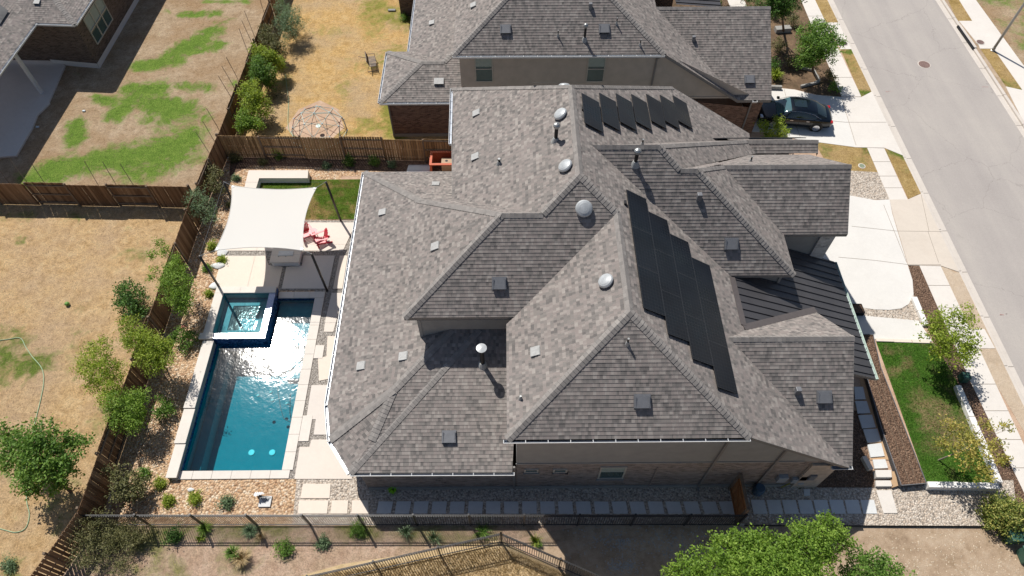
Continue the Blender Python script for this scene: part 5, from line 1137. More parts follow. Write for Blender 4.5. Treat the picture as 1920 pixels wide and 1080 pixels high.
# shade sail on four leaning posts
posts = [((374, 480), (414, 543), 3.45, 'dark steel sail post south west of the sail, foot in the gravel'), ((584, 476), (613.5, 545.5), 3.5, 'dark steel sail post with its foot by the pool corner'),
         ((611, 341), (639, 413.5), 3.3, 'dark steel sail post with its foot at the corner of the small lawn'), ((420, 341), (448, 408), 3.3, 'dark steel sail post behind the sail by the fence')]
tips = []
M['postm'] = plain('dark bronze post', (.05,.045,.04), .4, .3, .5)
for tip, foot, z, lb in posts:
    f = G(*foot); e = G(*tip, z); tips.append(e); t = thing('sail_post', lb, 'sail post', f, 0, 'posts of the shade sail')
    MB().tube([f-Vector((0,0,.1)), f+(e-f)*.99], .065, 12).build('pole', M['postm'], t, smooth=True)
    MB().lathe(e+(f-e)*.01, [(.07, -.02), (.07, .02), (.02, .05)], 12).build('cap', M['postm'], t)
    MB().tube([e+Vector((0,0,-.08)), e+(Vector((G(500, 410, 3.3).x, G(500, 410, 3.3).y, e.z))-e).normalized()*.12], .012, 6).build('eye_bolt', M['pipe'], t)
cor = [G(402.5, 470, 3.42), G(569.5, 470, 3.46), G(594, 351, 3.26), G(434, 347.5, 3.26)]
ss = thing('shade_sail', 'large white square shade sail stretched over the patio', 'shade sail', (cor[0]+cor[2])/2)
n_ = 28; mb = MB(); vs = []
for j in range(n_+1):
    for i in range(n_+1):
        u = 2*i/n_-1; v = 2*j/n_-1; uu = u*(1-.125*(1-v*v)); vv = v*(1-.10*(1-u*u)); a = (uu+1)/2; b = (vv+1)/2
        p = cor[0]*(1-a)*(1-b)+cor[1]*a*(1-b)+cor[2]*a*b+cor[3]*(1-a)*b; vs.append(p+Vector((0,0,-.05*(1-u*u)*(1-v*v)+.004*sin(9*u+3*v)))) 
mb.add(vs, [[j*(n_+1)+i, j*(n_+1)+i+1, (j+1)*(n_+1)+i+1, (j+1)*(n_+1)+i] for j in range(n_) for i in range(n_)]); mb.build('cloth', M['sail'], ss, smooth=True)
order = [0, 1, 2, 3]
for k_i, (c_, e) in enumerate(zip(cor, tips)): MB().tube([c_, e], .014, 6).build('turnbuckle', M['pipe'], ss)
for c_, e in zip(cor, tips): MB().lathe(c_+(cor[0]+cor[2]-c_-c_).normalized()*.16+Vector((0,0,.01)), [(.11, 0), (.11, .012)], 3).build('corner_patch', M['gutter'], ss)
rim = [vs[i] for i in range(n_+1)]+[vs[(j+1)*(n_+1)-1] for j in range(1, n_+1)]+[vs[n_*(n_+1)+i] for i in range(n_-1, -1, -1)]+[vs[j*(n_+1)] for j in range(n_-1, -1, -1)]
MB().tube(rim, .018, 5, cap=False).build('hem', M['sail'], ss)
# string light wire from post to post
MB().tube([tips[0], (tips[0]+tips[3])/2-Vector((0,0,.05)), tips[3], ], .007, 4).build('wire', M['pipe'], ss)
MB().tube([tips[3], (tips[2]+tips[3])/2-Vector((0,0,.05)), tips[2], ], .007, 4).build('wire', M['pipe'], ss)
MB().tube([tips[0], (tips[0]+tips[1])/2-Vector((0,0,.06)), tips[1]], .007, 4).build('wire', M['pipe'], ss)
# red adirondack chairs
M['red'] = plain('red painted slats', (.62,.035,.06), .35, 0, .5, var=.1); M['pink'] = plain('pale red slats', (.72,.13,.17), .35, 0, .5)  # paler, pinker red for the table top
def adirondack(label, loc, rz):
    t = thing('adirondack_chair', label, 'chair', loc, rz, 'red adirondack chairs')
    mb = MB()                                # faces +y locally
    for i in range(6): y = .28-i*.085; mb.box(-.26, y-.037, .34-.028*i, .26, y+.037, .36-.028*i)
    mb.build('seat', M['red'], t, world=False)
    mb = MB()
    for i in range(7):
        x = (i-3)*.075; hh = .78-.028*(i-3)**2; mb.bar((x*.85, -.22, .19), (x*1.15, -.22-.34*hh/.78*.9, .19+hh), .066, .018, up=(0,1,.4))
    mb.bar((-.24, -.40, .60), (.24, -.40, .60), .03, .06); mb.bar((-.22, -.26, .30), (.22, -.26, .30), .03, .06)
    mb.build('backrest', M['red'], t, world=False)
    for s in (-1, 1):
        mb = MB(); P = [(s*.29, .38), (s*.27, -.38), (s*.36, -.40), (s*.43, .22), (s*.41, .36), (s*.35, .42)]; mb.prism(P, .54, .565); mb.build('armrest', M['red'], t, world=False)
        mb = MB(); mb.box(min(s*.27, s*.31), .24, 0, max(s*.27, s*.31), .34, .54); mb.build('leg', M['red'], t, world=False)
        mb = MB(); mb.bar((s*.25, .30, .30), (s*.25, -.55, .02), .03, .11); mb.build('leg', M['red'], t, world=False)
    return t
zp = .05
adirondack('red slatted adirondack chair fully in the sun beside the sail', G(604, 455, zp), radians(118))
adirondack('red slatted adirondack chair half hidden by the edge of the sail', G(577, 443, zp), radians(-152))
p = G(590, 443, zp); t = thing('side_table', 'small round red slatted side table between the two red chairs', 'table', p)
mb = MB()
for i in range(7): x = (i-3)*.068; l_ = math.sqrt(max(.01, .25**2-x*x)); mb.box(x-.03, -l_, .44, x+.03, l_, .46)
mb.build('table_top', M['pink'], t, world=False)
for a in range(4): MB().bar((.17*cos(a*pi/2+.78), .17*sin(a*pi/2+.78), .0), (.13*cos(a*pi/2+.78), .13*sin(a*pi/2+.78), .44), .03, .03).build('leg', M['red'], t, world=False)
# orange box and nest crate by the back fence
p = G(832, 325); t = thing('red_planter_frame', 'orange red open wooden box standing by the back fence behind the roof', 'wooden box', p); M['orange'] = plain('orange red stained wood', (.50,.115,.055), .6, var=.15, scale=9)
mb = MB(); x0_, x1_, y0_, y1_ = -.75, .9, -.1, 1.0
for a in ((x0_, y0_), (x1_, y0_), (x0_, y1_), (x1_, y1_)): mb.box(a[0]-.06, a[1]-.06, 0, a[0]+.06, a[1]+.06, .86)
mb.box(x0_-.08, y0_-.08, .86, x1_+.08, y0_+.08, .92); mb.box(x0_-.08, y1_-.08, .86, x1_+.08, y1_+.08, .92); mb.box(x0_-.08, y0_+.085, .86, x0_+.08, y1_-.085, .92); mb.box(x1_-.08, y0_+.085, .86, x1_+.08, y1_-.085, .92); mb.build('frame', M['orange'], t, world=False)
mb = MB(); mb.box(x0_+.0, y1_-.02, 0, x1_, y1_+.02, .86); mb.box(x0_-.02, y0_, 0, x0_+.02, y1_, .86); mb.box(x1_-.02, y0_, 0, x1_+.02, y1_, .86); mb.build('panel', M['orange'], t, world=False)
mb = MB(); mb.box(-.1, .1, .02, .55, .6, .75); mb.build('crate', plain('pale crate wood', (.42,.30,.20), .7), t, world=False); MB().lathe((.22, .35, .752), [(.09, 0), (.09, .004)], 16).build('hole', M['black'], t, world=False)  # black disc on the lid, the hole's inner shade given as colour
# metal sculpture on slab
p = G(489, 940); t = thing('garden_sculpture', 'small white metal garden ornament with crossed rods on a grey slab, south of the pool', 'garden ornament', p)
MB().box(-.05, -.28, 0, .5, .22, .09).build('slab', M['paver'], t, world=False, bevel=.01)
mb = MB()
for a in range(5): mb.tube([(-.25+.02*a, .35-.05*a, .02), (-.02, .15, .45), (.25+.05*a, -.1+.06*a, .12)], .012, 6)
mb.build('rods', M['black'], t, world=False)
mb = MB()
for a in range(4): mb.add([(-.25+.1*a, .15+.04*a, .40), (-.1+.1*a, .05+.04*a, .48), (-.03+.1*a, .2, .44), (-.2+.1*a, .32, .38)], [[0,1,2,3]])
mb.build('blade', M['gutter'], t, world=False)
# stones in the gravel
for i, (px, py, r) in enumerate(((408, 498, .30), (402, 536, .26), (417, 474, .28), (358, 918, .12))):
    bm = bmesh.new(); bmesh.ops.create_icosphere(bm, subdivisions=3, radius=1)
    for v in bm.verts: v.co *= (1+.12*sin(v.co.x*3+i)+.1*cos(v.co.y*4+i*2)); v.co.x *= r*1.3; v.co.y *= r*.85; v.co.z *= r*.35
    me = bpy.data.meshes.new('boulder'); bm.to_mesh(me); bm.free(); me.materials.append(M['paver']); o = bpy.data.objects.new('boulder', me); o.location = G(px, py, .05)
    link(o, None, ['flat grey boulder in the gravel south of the sail, beside the sail post', 'flat grey boulder just above the spa in the rock strip', 'flat grey boulder under the lower left corner of the sail', 'small pale stone below the pool corner'][i], 'boulder', 'loose boulders in the rock garden')
# hoses and ball
def hose(pts, label, r=.02, mat='hose', z=.03): return MB().tube([G(x, y, z) for x, y in pts], r, 6).build('garden_hose', M[mat], label=label, cat='hose', smooth=True)
def smooth_pts(P, n=6):
    out = []
    for i in range(len(P)-1):
        p0 = P[max(0, i-1)]; p1 = P[i]; p2 = P[i+1]; p3 = P[min(len(P)-1, i+2)]
        for k in range(n):
            t = k/n; out.append(tuple(.5*((2*p1[a])+(-p0[a]+p2[a])*t+(2*p0[a]-5*p1[a]+4*p2[a]-p3[a])*t*t+(-p0[a]+3*p1[a]-3*p2[a]+p3[a])*t**3) for a in (0, 1)))
    return out+[P[-1]]
hose(smooth_pts([(-20, 641), (15, 636), (38, 634), (48, 650), (60, 668), (78, 690), (82, 715), (76, 750), (66, 790), (58, 830), (50, 900), (50, 940), (55, 965), (48, 990), (30, 998), (10, 994), (-20, 985)]), 'pale green garden hose lying across the golden yard on the left')
hose(smooth_pts([(535, 140), (538, 165), (541, 190), (540, 230), (545, 250), (560, 258)]), 'pale green garden hose beside the climbing dome')
MB().lathe(G(128, 572, 0), [(.02, 0), (.10, .04), (.13, .12), (.10, .20), (.02, .24)], 16).build('ball', plain('green ball', (.16,.33,.07), .5, var=.5, scale=12), label='small green ball on the golden lawn', cat='ball', smooth=True)
# small white litter on the lawns
for px, py, lb in ((158, 209, 'small pale scrap on the patchy lawn by the shaded corner'), (71, 239, 'pale blue toy on the bare soil beside the covered patio')):
    MB().box(*(G(px, py)+Vector((-.1,-.07,0))), *(G(px, py)+Vector((.1,.07,.09)))).build('toy', plain('pale toy', (.5,.58,.62), .5), label=lb, cat='toy', bevel=.03)
# climbing dome
p = G(599, 246); dome = thing('climbing_dome', 'geodesic climbing dome of pale green and dark red tubes in the golden yard', 'climbing frame', p)
bm = bmesh.new(); bmesh.ops.create_icosphere(bm, subdivisions=2, radius=1.0); R_ = 1.85
for v in bm.verts: v.co = Matrix.Rotation(.35, 3, 'Z') @ v.co
M['mint'] = plain('pale green tube', (.52,.64,.58), .4); M['maroon'] = plain('dark red tube', (.14,.05,.055), .4); M['hub'] = plain('blue grey hub', (.22,.33,.38), .4)
A_, B_, Hb = MB(), MB(), MB(); zc = .05
for e in bm.edges:
    a, b = e.verts[0].co, e.verts[1].co
    if a.z > -zc and b.z > -zc:
        q = lambda c: Vector((c.x*R_, c.y*R_, max(0.02, c.z*1.55)))
        ring = min(a.z, b.z) > .45 and max(a.z, b.z) < .75
        (A_ if (a.z+b.z)/2 > .62 and e.index % 4 or (a.z+b.z) < .1 or e.index % 3 == 0 else B_).tube([q(a), q(b)], .017, 6)
for v in bm.verts:
    if v.co.z > -zc: Hb.lathe((v.co.x*R_, v.co.y*R_, max(.02, v.co.z*1.55)-.02), [(.045, 0), (.045, .045)], 8)
bm.free(); A_.build('light_tube', M['mint'], dome, world=False); B_.build('dark_tube', M['maroon'], dome, world=False); Hb.build('hub', M['hub'], dome, world=False)
MB().tube([(0, 0, 1.5), (.05, -.1, .55)], .012, 5).lathe((.05, -.1, .5), [(.02, 0), (.16, .02), (.16, .05), (.02, .06)], 14).build('swing_disc', M['mint'], dome, world=False)
# garden bench
p = G(699, 124); t = thing('garden_bench', 'dark slatted metal bench alone on the golden lawn', 'bench', p, radians(-78))
M['bm'] = plain('brown metal bench', (.13,.10,.085), .5, .2)
mb = MB(); [mb.box(-.60, -.2+.07*i, .40, .60, -.15+.07*i, .42) for i in range(7)]; mb.build('seat', M['bm'], t, world=False)
mb = MB(); [mb.bar((-.58+.083*i, -.22, .42), (-.58+.083*i, -.36, .88), .04, .02) for i in range(15)]; mb.bar((-.6, -.36, .88), (.6, -.36, .88), .04, .04); mb.build('backrest', M['bm'], t, world=False)
for s in (-1, 1):
    MB().tube([(s*.6, .27, 0), (s*.6, .27, .60), (s*.6, -.28, .64), (s*.6, -.36, .88)], .022, 6).build('armrest', M['bm'], t, world=False)
    MB().tube([(s*.6, .32, .02), (s*.6, -.42, .02), (s*.6, -.30, .42)], .022, 6).build('leg', M['bm'], t, world=False)
MB().bar((-.64, .3, .02), (-.64, -.9, .5), .03, .03).build('side_rod', M['bm'], t, world=False)
MB().box(*(G(735, 20)+Vector((-.3,-.15,0))), *(G(735, 20)+Vector((.3,.1,.12)))).build('toy', plain('dark toy', (.2,.2,.2), .5), label='small dark grey object on the grass beside the tan roof at the top', cat='toy', bevel=.04)
# ================================================================== FRONT GARDEN OBJECTS
def corr(mb, pts, z0, z1, th=.03):
    for a, b in zip(pts, pts[1:]): a = Vector((a[0], a[1], 0)); b = Vector((b[0], b[1], 0)); mb.add([a+Vector((0,0,z0)), b+Vector((0,0,z0)), b+Vector((0,0,z1)), a+Vector((0,0,z1))], [[0,1,2,3],[3,2,1,0]]); mb.bar(a+Vector((0,0,z1)), b+Vector((0,0,z1)), th, .03)
z = .34; bed = [G(x, y, z) for x, y in ((1617, 627), (1637, 627), (1652, 690), (1737, 906), (1690, 910), (1652, 800), (1618, 680))]
t = thing('raised_bed', 'long raised bed of brown mulch with steel edging between the path and the green lawn', 'raised bed', (bed[0].x, bed[0].y, 0))
mb = MB(); mb.poly([(p.x, p.y, z-.03) for p in bed]); mb.build('mulch', M['mulch'], t); mb = MB(); corr(mb, bed+[bed[0]], 0, z); mb.build('edging', M['slate'], t)
mb = MB()
for f in (.35, .65): mb.tube([bed[2].lerp(bed[6], f)+Vector((0,0,-.02)), bed[3].lerp(bed[4], f)+Vector((0,0,-.02))], .012, 5)
mb.build('drip_line', M['rail'], t)
bed = [G(x, y, .3) for x, y in ((1596, 570), (1615, 570), (1622, 587), (1603, 587))]; t = thing('planter_box', 'small square mulch planter with dark steel edging between driveway and front walk', 'planter', (bed[0].x, bed[0].y, 0))
mb = MB(); mb.poly([(p.x, p.y, .28) for p in bed]); mb.build('mulch', M['mulch'], t); mb = MB(); corr(mb, bed+[bed[0]], 0, .3); mb.build('edging', M['black'], t)
def lowwall(label, pts, w_=.28, h=.42, seg=.9, mat='white_stone'):
    P = [G(x, y, h) for x, y in pts]; t = thing('stone_wall', label, 'stone wall', (P[0].x, P[0].y, 0), 0, 'low white limestone walls')
    for a, b in zip(P, P[1:]):
        d = b-a; L = Vector((d.x, d.y, 0)).length; n = max(1, round(L/seg))
        for i in range(n):
            q = a.lerp(b, i/n); r = a.lerp(b, (i+1)/n-.008); mb = MB(); hh = random.uniform(-.015, .015)
            mb.bar((q.x, q.y, (h+hh)/2), (r.x, r.y, (h+hh)/2), w_+random.uniform(-.02, .02), h+hh); mb.build('block', M[mat], t, bevel=.02)
lowwall('long low white stone wall on the right side of the green front lawn', [(1797, 722), (1836, 812), (1876, 905)], h=.30)
lowwall('low white stone wall along the bottom end of the green front lawn', [(1741, 908), (1800, 909), (1874, 911)], h=.40)
lowwall('short white stone edging between driveway gravel and mulch bed', [(1715, 556), (1737, 609)], h=.20)
lowwall('tan stone edging between the front walk and the top of the green lawn', [(1643, 637), (1745, 640)], h=.10, w_=.2, mat='patio_b')
CR = lambda L_: [(1440+x/3, 720+y/3) for x, y in L_]
st = [[(485,15),(535,15),(550,85),(490,85)], [(490,95),(555,95),(577,162),(505,165)], [(508,175),(585,172),(607,243),(530,250)], [(535,255),(615,250),(637,322),(560,330)], [(560,340),(637,332),(657,405),(578,412)], [(590,425),(660,422),(676,472),(600,475)]]
nm = ['blue grey stepping stone nearest the porch roof corner', 'second stepping stone down the path along the raised bed', 'third stepping stone of the path along the raised bed', 'fourth stepping stone of the path along the raised bed', 'last shaded stepping stone above the steps', 'sunlit white stepping stone at the head of the front steps']
for q, lb in zip(st, nm): slab('stepping_stone', CR(q), M['paver'], lb, 'stepping stone', 'stepping stones of the front path', z=.09, th=.08)
t = thing('front_steps', 'two concrete steps with dark risers at the end of the stepping stone path', 'steps', G(1655, 895))
for i, q in enumerate(([(592,492),(682,492),(686,533),(600,533)], [(602,545),(686,545),(700,578),(606,578)])):
    P = ccw(wp(CR(q), .09-.0*i)); MB().prism(P, -.05, .30-.14*i).build('step', M['walk'], t, bevel=.01)
P = ccw(wp(CR([(682,490),(716,490),(735,570),(702,580)]), .2)); MB().prism(P, -.05, .16).build('side_block', M['dgran'], t)
lowwall('tan stone block edging beside the dark bed at the house corner', [(1620, 855), (1634, 880)], h=.25, w_=.22, mat='patio_b')
# dark shaded planting bed at the house corner
sheet('garden_bed', [(1560, 880), (1597, 770), (1612, 770), (1640, 905), (1640, 914), (1520, 914)], M['mulch'], .030)
# street lamp
p = G(1861, 95); t = thing('street_lamp', 'tall grey street lamp pole beside the far pavement', 'street lamp', p)
mb = MB(); mb.tube([(0,0,0), (0,0,4), (0,0,8.5)], [.10, .08, .06], 12); mb.build('pole', M['pipe'], t, world=False, smooth=True)
mb = MB(); mb.lathe((0,0,0), [(.17, 0), (.17, .05), (.12, .08), (.11, .25)], 14); mb.build('base', M['pipe'], t, world=False)
mb = MB(); mb.tube([(0,0,8.4), (-.5,0,8.8), (-1.4,0,8.9)], .04, 8); mb.build('arm', M['pipe'], t, world=False); mb = MB(); mb.box(-2.0, -.14, 8.82, -1.35, .14, 8.95); mb.build('lamp_head', M['slate'], t, world=False, bevel=.03)
# utility pedestals at lower right
gm = plain('dark green pedestal', (.035,.10,.075), .45)
for px, py, lb in ((1893, 1008, 'dark green utility box in the shade of the round bush'), (1922, 1045, 'green utility box cut by the right edge, below the round bush')):
    p = G(px, py); t = thing('utility_pedestal', lb, 'utility box', p, 0, 'green utility boxes'); MB().box(-.33, -.3, 0, .33, .3, .62).build('cabinet', gm, t, world=False, bevel=.05); MB().box(-.37, -.34, .62, .37, .34, .68).build('lid', gm, t, world=False, bevel=.03)
p = G(1803, 712); t = thing('utility_pedestal', 'small dark green utility box in the tree shade beside the pavement', 'utility box', p, 0, 'green utility boxes'); MB().box(-.2, -.2, 0, .2, .2, .5).build('cabinet', gm, t, world=False, bevel=.04)
# neighbour's front garden edging
def kerbstone(label, pts, h=.22, w_=.16): return lowwall(label, pts, w_, h, .7, 'foundation')
kerbstone('pale concrete garden edging in front of the gabled wall of the neighbour', [(1441, 160), (1467, 161)], .3, .2)
kerbstone('angled stone edging round the dark hollow in the neighbour garden', [(1502, 160), (1527, 154), (1537, 150), (1527, 130), (1500, 124)], .2, .14)
kerbstone('weathered stone border block in the shady neighbour garden', [(1455, 52), (1483, 50)], .35, .5)
# ================================================================== CAR
car = thing('parked_car', 'dark blue black sedan parked on the neighbour driveway', 'car', G(1483, 226), radians(171.5))
M['paint'] = None; k = N('dark blue car paint'); b = k.bsdf((.002,.004,.008), .2, .0, .35, Coat_Weight=.35, Coat_Roughness=.02); M['paint'] = k.m
M['carglass'] = glassy('car glass', (.012,.022,.026), .03, .9); M['screen'] = glassy('windscreen glass', (.06,.13,.15), .05, .9); M['tyre'] = plain('tyre rubber', (.02,.02,.02), .85); M['chrome'] = plain('chrome', (.6,.6,.62), .15, 1.0)
# body: stations x, halfwidth at sill, halfwidth at shoulder, z sill, z shoulder, z deck(center)
ST = [(-2.42, .62, .60, .34, .62, .66), (-2.36, .80, .80, .28, .80, .86), (-2.15, .88, .88, .25, .92, 1.01), (-1.75, .91, .915, .22, .95, 1.06), (-1.2, .92, .93, .20, .96, 1.06), (-.4, .92, .93, .20, .95, 1.02), (.4, .92, .93, .20, .93, 1.0), (.95, .92, .925, .20, .90, .99), (1.5, .91, .91, .21, .86, .94), (1.95, .87, .86, .23, .80, .87), (2.25, .76, .74, .27, .70, .77), (2.40, .58, .55, .33, .60, .64), (2.44, .3, .3, .36, .55, .58)]
vs = []; NP = 12
for (x, ws, wd, zs, zh, zd) in ST:
    half = [(0, zs), (ws*.8, zs), (ws, zs+.08), (wd+.01, (zs+zh)/2), (wd, zh-.05), (wd*.93, zh), (0, zd)]
    ring = [(y, z) for y, z in half]+[(-y, z) for y, z in half[-2:0:-1]]; NP = len(ring); vs += [(x, y, z) for y, z in ring]
mb = MB(); mb.add(vs, [[i*NP+k_, i*NP+(k_+1) % NP, (i+1)*NP+(k_+1) % NP, (i+1)*NP+k_] for i in range(len(ST)-1) for k_ in range(NP)]+[list(range(NP))[::-1], [(len(ST)-1)*NP+k_ for k_ in range(NP)]])
o = mb.build('body', M['paint'], car, world=False, smooth=True); sb = o.modifiers.new('s', 'SUBSURF'); sb.levels = sb.render_levels = 2
# cabin
CB = [(-1.95, .60, .60, .98, 1.0), (-1.25, .84, .66, .93, 1.34), (-.7, .88, .70, .93, 1.44), (0, .89, .71, .92, 1.47), (.45, .88, .70, .92, 1.42), (.9, .86, .68, .92, 1.20), (1.28, .80, .74, .92, .95)]
vs = []
for x, wb_, wt, z0, z1 in CB: vs += [(x, -wb_, z0), (x, -wt, z1-.04), (x, -wt*.6, z1), (x, wt*.6, z1), (x, wt, z1-.04), (x, wb_, z0)]
mb = MB(); n6 = 6
fs = []; mi = []
for i in range(len(CB)-1):
    for k_ in range(5):
        side = k_ in (0, 4); m_i = 0
        if side and 0 < i < 5: m_i = 1
        if not side and i >= 4: m_i = 2
        if not side and i == 0: m_i = 1
        mb.add([vs[i*6+k_], vs[i*6+k_+1], vs[(i+1)*6+k_+1], vs[(i+1)*6+k_]], [[0,1,2,3]], m_i)
o = mb.build('cabin', [M['paint'], M['carglass'], M['screen']], car, world=False)
bmm = bmesh.new(); bmm.from_mesh(o.data); bmesh.ops.remove_doubles(bmm, verts=bmm.verts, dist=.001); bmesh.ops.recalc_face_normals(bmm, faces=bmm.faces); bmm.to_mesh(o.data); bmm.free(); o.data.shade_smooth(); bv = o.modifiers.new('b', 'BEVEL'); bv.width = .02; bv.segments = 2
MB().box(-.55, -.36, 1.465, .25, .36, 1.482).build('sunroof', M['carglass'], car, world=False, bevel=.006)
for s in (-1, 1):
    trim_ = [(-1.55, .80, .99), (-1.3, .80, 1.12), (-1.0, .775, 1.28), (-.4, .745, 1.385), (.1, .735, 1.40), (.5, .75, 1.34), (1.05, .83, 1.03), (1.1, .88, .965), (-.4, .915, .965), (-1.4, .885, .965), (-1.55, .80, .99)]
    MB().tube([(x, s*(y+.012), z) for x, y, z in trim_], .012, 5).build('window_trim', M['chrome'], car, world=False)
    MB().box(.98, min(s*.92, s*1.10), .93, 1.16, max(s*.92, s*1.10), 1.06).build('mirror', M['paint'], car, world=False, bevel=.03)
    for x in (-.75, .30): MB().bar((x-.1, s*.945, .80), (x+.1, s*.945, .80), .02, .03).build('door_handle', M['chrome'], car, world=False)
    for x in (-.18, .80, -1.12): MB().bar((x, s*.940, .30), (x-.02, s*.938, .92), .008, .012).build('door_gap', M['black'], car, world=False)
    for x in (-1.42, 1.38):
        Mx = Matrix.Rotation(pi/2, 3, 'X')
        w_o = MB().lathe((x, s*.84, .33), [(.20, -.11), (.33, -.10), (.335, 0), (.33, .10), (.20, .11)], 26, 0, Mx).build('wheel', M['tyre'], car, world=False)
        mb = MB(); mb.lathe((x, s*.955, .33), [(.23, -.008), (.23, .008), (.19, .012)], 24, 0, Mx)
        for a in range(10): mb.bar((x, s*.965, .33), (x+.21*cos(a*pi/5), s*.965, .33+.21*sin(a*pi/5)), .035, .02, up=(0,1,0))
        mb.build('rim', M['chrome'], w_o, world=False)
        MB().lathe((x, s*.90, .36), [(.40, -.04), (.41, .02)], 24, 0, Mx).build('wheel_arch', M['black'], car, world=False)
    MB().box(-2.37, min(s*.62, s*.87), .74, -2.2, max(s*.62, s*.87), .85).build('tail_light', plain('red lamp', (.4,.01,.015), .2), car, world=False, bevel=.03)
    MB().box(2.08, min(s*.5, s*.80), .62, 2.30, max(s*.5, s*.80), .74).build('headlight', plain('lamp glass', (.5,.52,.55), .1, .3), car, world=False, bevel=.03)
MB().box(-2.44, -.26, .60, -2.41, .26, .74).build('number_plate', M['gutter'], car, world=False)
# ================================================================== PLANTS
def leaves(name, lobes, n, size, mat, parent, asp=.55, shell=.55, up=.35, drop=0.0, seed=None, clump=.8):
    rg = np.random.default_rng(seed if seed is not None else random.randrange(1 << 30))
    L = np.array([l[:6] for l in lobes], float); vol = (L[:, 3]*L[:, 4]*L[:, 5])**.7; pr = vol/vol.sum(); idx = rg.choice(len(L), n, p=pr)
    d = rg.normal(size=(n, 3)); d /= np.linalg.norm(d, axis=1)[:, None]; rr = shell+(1-shell)*rg.random(n)**.6
    rr *= 1+.22*np.sin(d[:, 0]*7+idx)+.16*np.sin(d[:, 1]*9+2*idx)+.16*np.sin(d[:, 2]*8+3*idx)
    rr = np.where(rg.random(n) < .07, rr*1.22, rr)
    c = L[idx, :3]+d*rr[:, None]*L[idx, 3:6]
    c[:, 2] = np.maximum(c[:, 2], .04)
    # twig clumps: pull leaves toward nearby clump centres so gaps appear
    k = max(4, n//26); cc = c[rg.integers(0, n, k)]; own = rg.integers(0, k, n); 
    j = rg.normal(size=(n, 3))*size*2.1; mask = rg.random(n) < clump; c = np.where(mask[:, None], cc[own]+j, c)
    c[:, 2] = np.maximum(c[:, 2], .04)
    clr = rg.random(k)
    a = rg.normal(size=(n, 3)); a[:, 2] = a[:, 2]*.6-drop; a /= np.linalg.norm(a, axis=1)[:, None]
    nn = rg.normal(size=(n, 3)); nn[:, 2] = np.abs(nn[:, 2])+up*2; b = np.cross(nn, a); b /= np.linalg.norm(b, axis=1)[:, None]+1e-9
    s = size*(.6+.8*rg.random(n))[:, None]
    v = np.stack([c-a*s, c+b*s*asp, c+a*s, c-b*s*asp], 1).reshape(-1, 3)
    off = OFF.get(parent.name, Vector((0,0,0))) if parent else Vector((0,0,0)); v -= np.array(off)
    me = bpy.data.meshes.new(name); me.vertices.add(4*n); me.vertices.foreach_set('co', v.ravel()); me.loops.add(4*n); me.loops.foreach_set('vertex_index', np.arange(4*n)); me.polygons.add(n)
    me.polygons.foreach_set('loop_start', np.arange(n)*4); me.polygons.foreach_set('loop_total', np.full(n, 4)); me.update(calc_edges=True); me.materials.append(LEAF[mat])
    r = np.where(mask, clr[own]*.55+rg.random(n)*.45, rg.random(n)); at = me.attributes.new('rnd', 'FLOAT', 'POINT'); at.data.foreach_set('value', np.repeat(r, 4))
    o = bpy.data.objects.new(name, me); link(o, parent); return o
def plant(name, label, cat, lobes, n, size, mat, base=None, trunk=.05, bark='bark', group=None, asp=.55, shell=.5, limbs=5, crown='crown', drop=0, clump=.8):
    """lobes: (px,py,height,radius_m[,flat]) seen from the camera; unprojected to their height"""
    W = []
    for l in lobes:
        p = G(l[0], l[1], l[2]); f = l[4] if len(l) > 4 else .85; W.append((p.x, p.y, p.z, l[3], l[3], l[3]*f))
    c = np.mean([w_[:3] for w_ in W], axis=0)
    b = Vector((c[0], c[1], 0)) if base is None else G(*base)
    t = thing(name, label, cat, b, 0, group)
    leaves(crown, W, n, size, mat, t, asp=asp, shell=shell, drop=drop, clump=clump)
    mb = MB(); top = Vector(c)
    if limbs:
        fork = b.lerp(top, .45); mb.tube([b-Vector((0,0,.05)), b.lerp(fork, .5)+Vector((random.uniform(-.03,.03), random.uniform(-.03,.03), 0)), fork], [trunk, trunk*.8, trunk*.65], 7)
        for w_ in random.sample(W, min(len(W), limbs)) if len(W) >= limbs else W:
            q = Vector(w_[:3]); m_ = fork.lerp(q, .55)+Vector((0,0,.08)); mb.tube([fork, m_, q], [trunk*.5, trunk*.3, trunk*.12], 5)
            for _ in range(4): e = q+Vector([random.uniform(-1,1)*w_[3]*.8 for _ in range(3)]); e.z = max(e.z, .1); mb.tube([m_, e], [trunk*.2, trunk*.06], 4)
        mb.build('trunk' if trunk > .03 else 'stem', M[bark], t)
    return t
def tuft(label, px, py, r, h, mat, n=140, cat='plant', name='grass_clump', group=None, w_=.014):
    """a clump of upright blades"""
    p = G(px, py); t = thing(name, label, cat, p, 0, group); rg = np.random.default_rng(int(px*7+py)); vs = []; fs = []; rr = []
    for i in range(n):
        a = rg.uniform(0, 2*pi); ln = h*rg.uniform(.6, 1.1); o = rg.uniform(0, r*.25); s = rg.uniform(.3, 1.0)*r
        b0 = Vector((cos(a)*o, sin(a)*o, 0)); m_ = b0+Vector((cos(a)*s*.45, sin(a)*s*.45, ln*.75)); e = b0+Vector((cos(a)*s, sin(a)*s, ln*rg.uniform(.45, 1.0))); sd = Vector((-sin(a), cos(a), 0))*w_
        k_ = len(vs); vs += [b0-sd, b0+sd, m_+sd*.8, m_-sd*.8, e]; fs += [[k_, k_+1, k_+2, k_+3], [k_+3, k_+2, k_+4]]; rr += [rg.random()]*5
    mb = MB(); mb.add(vs, fs); o = mb.build('blades', LEAF[mat], t, world=False); at = o.data.attributes.new('rnd', 'FLOAT', 'POINT'); at.data.foreach_set('value', rr); return t
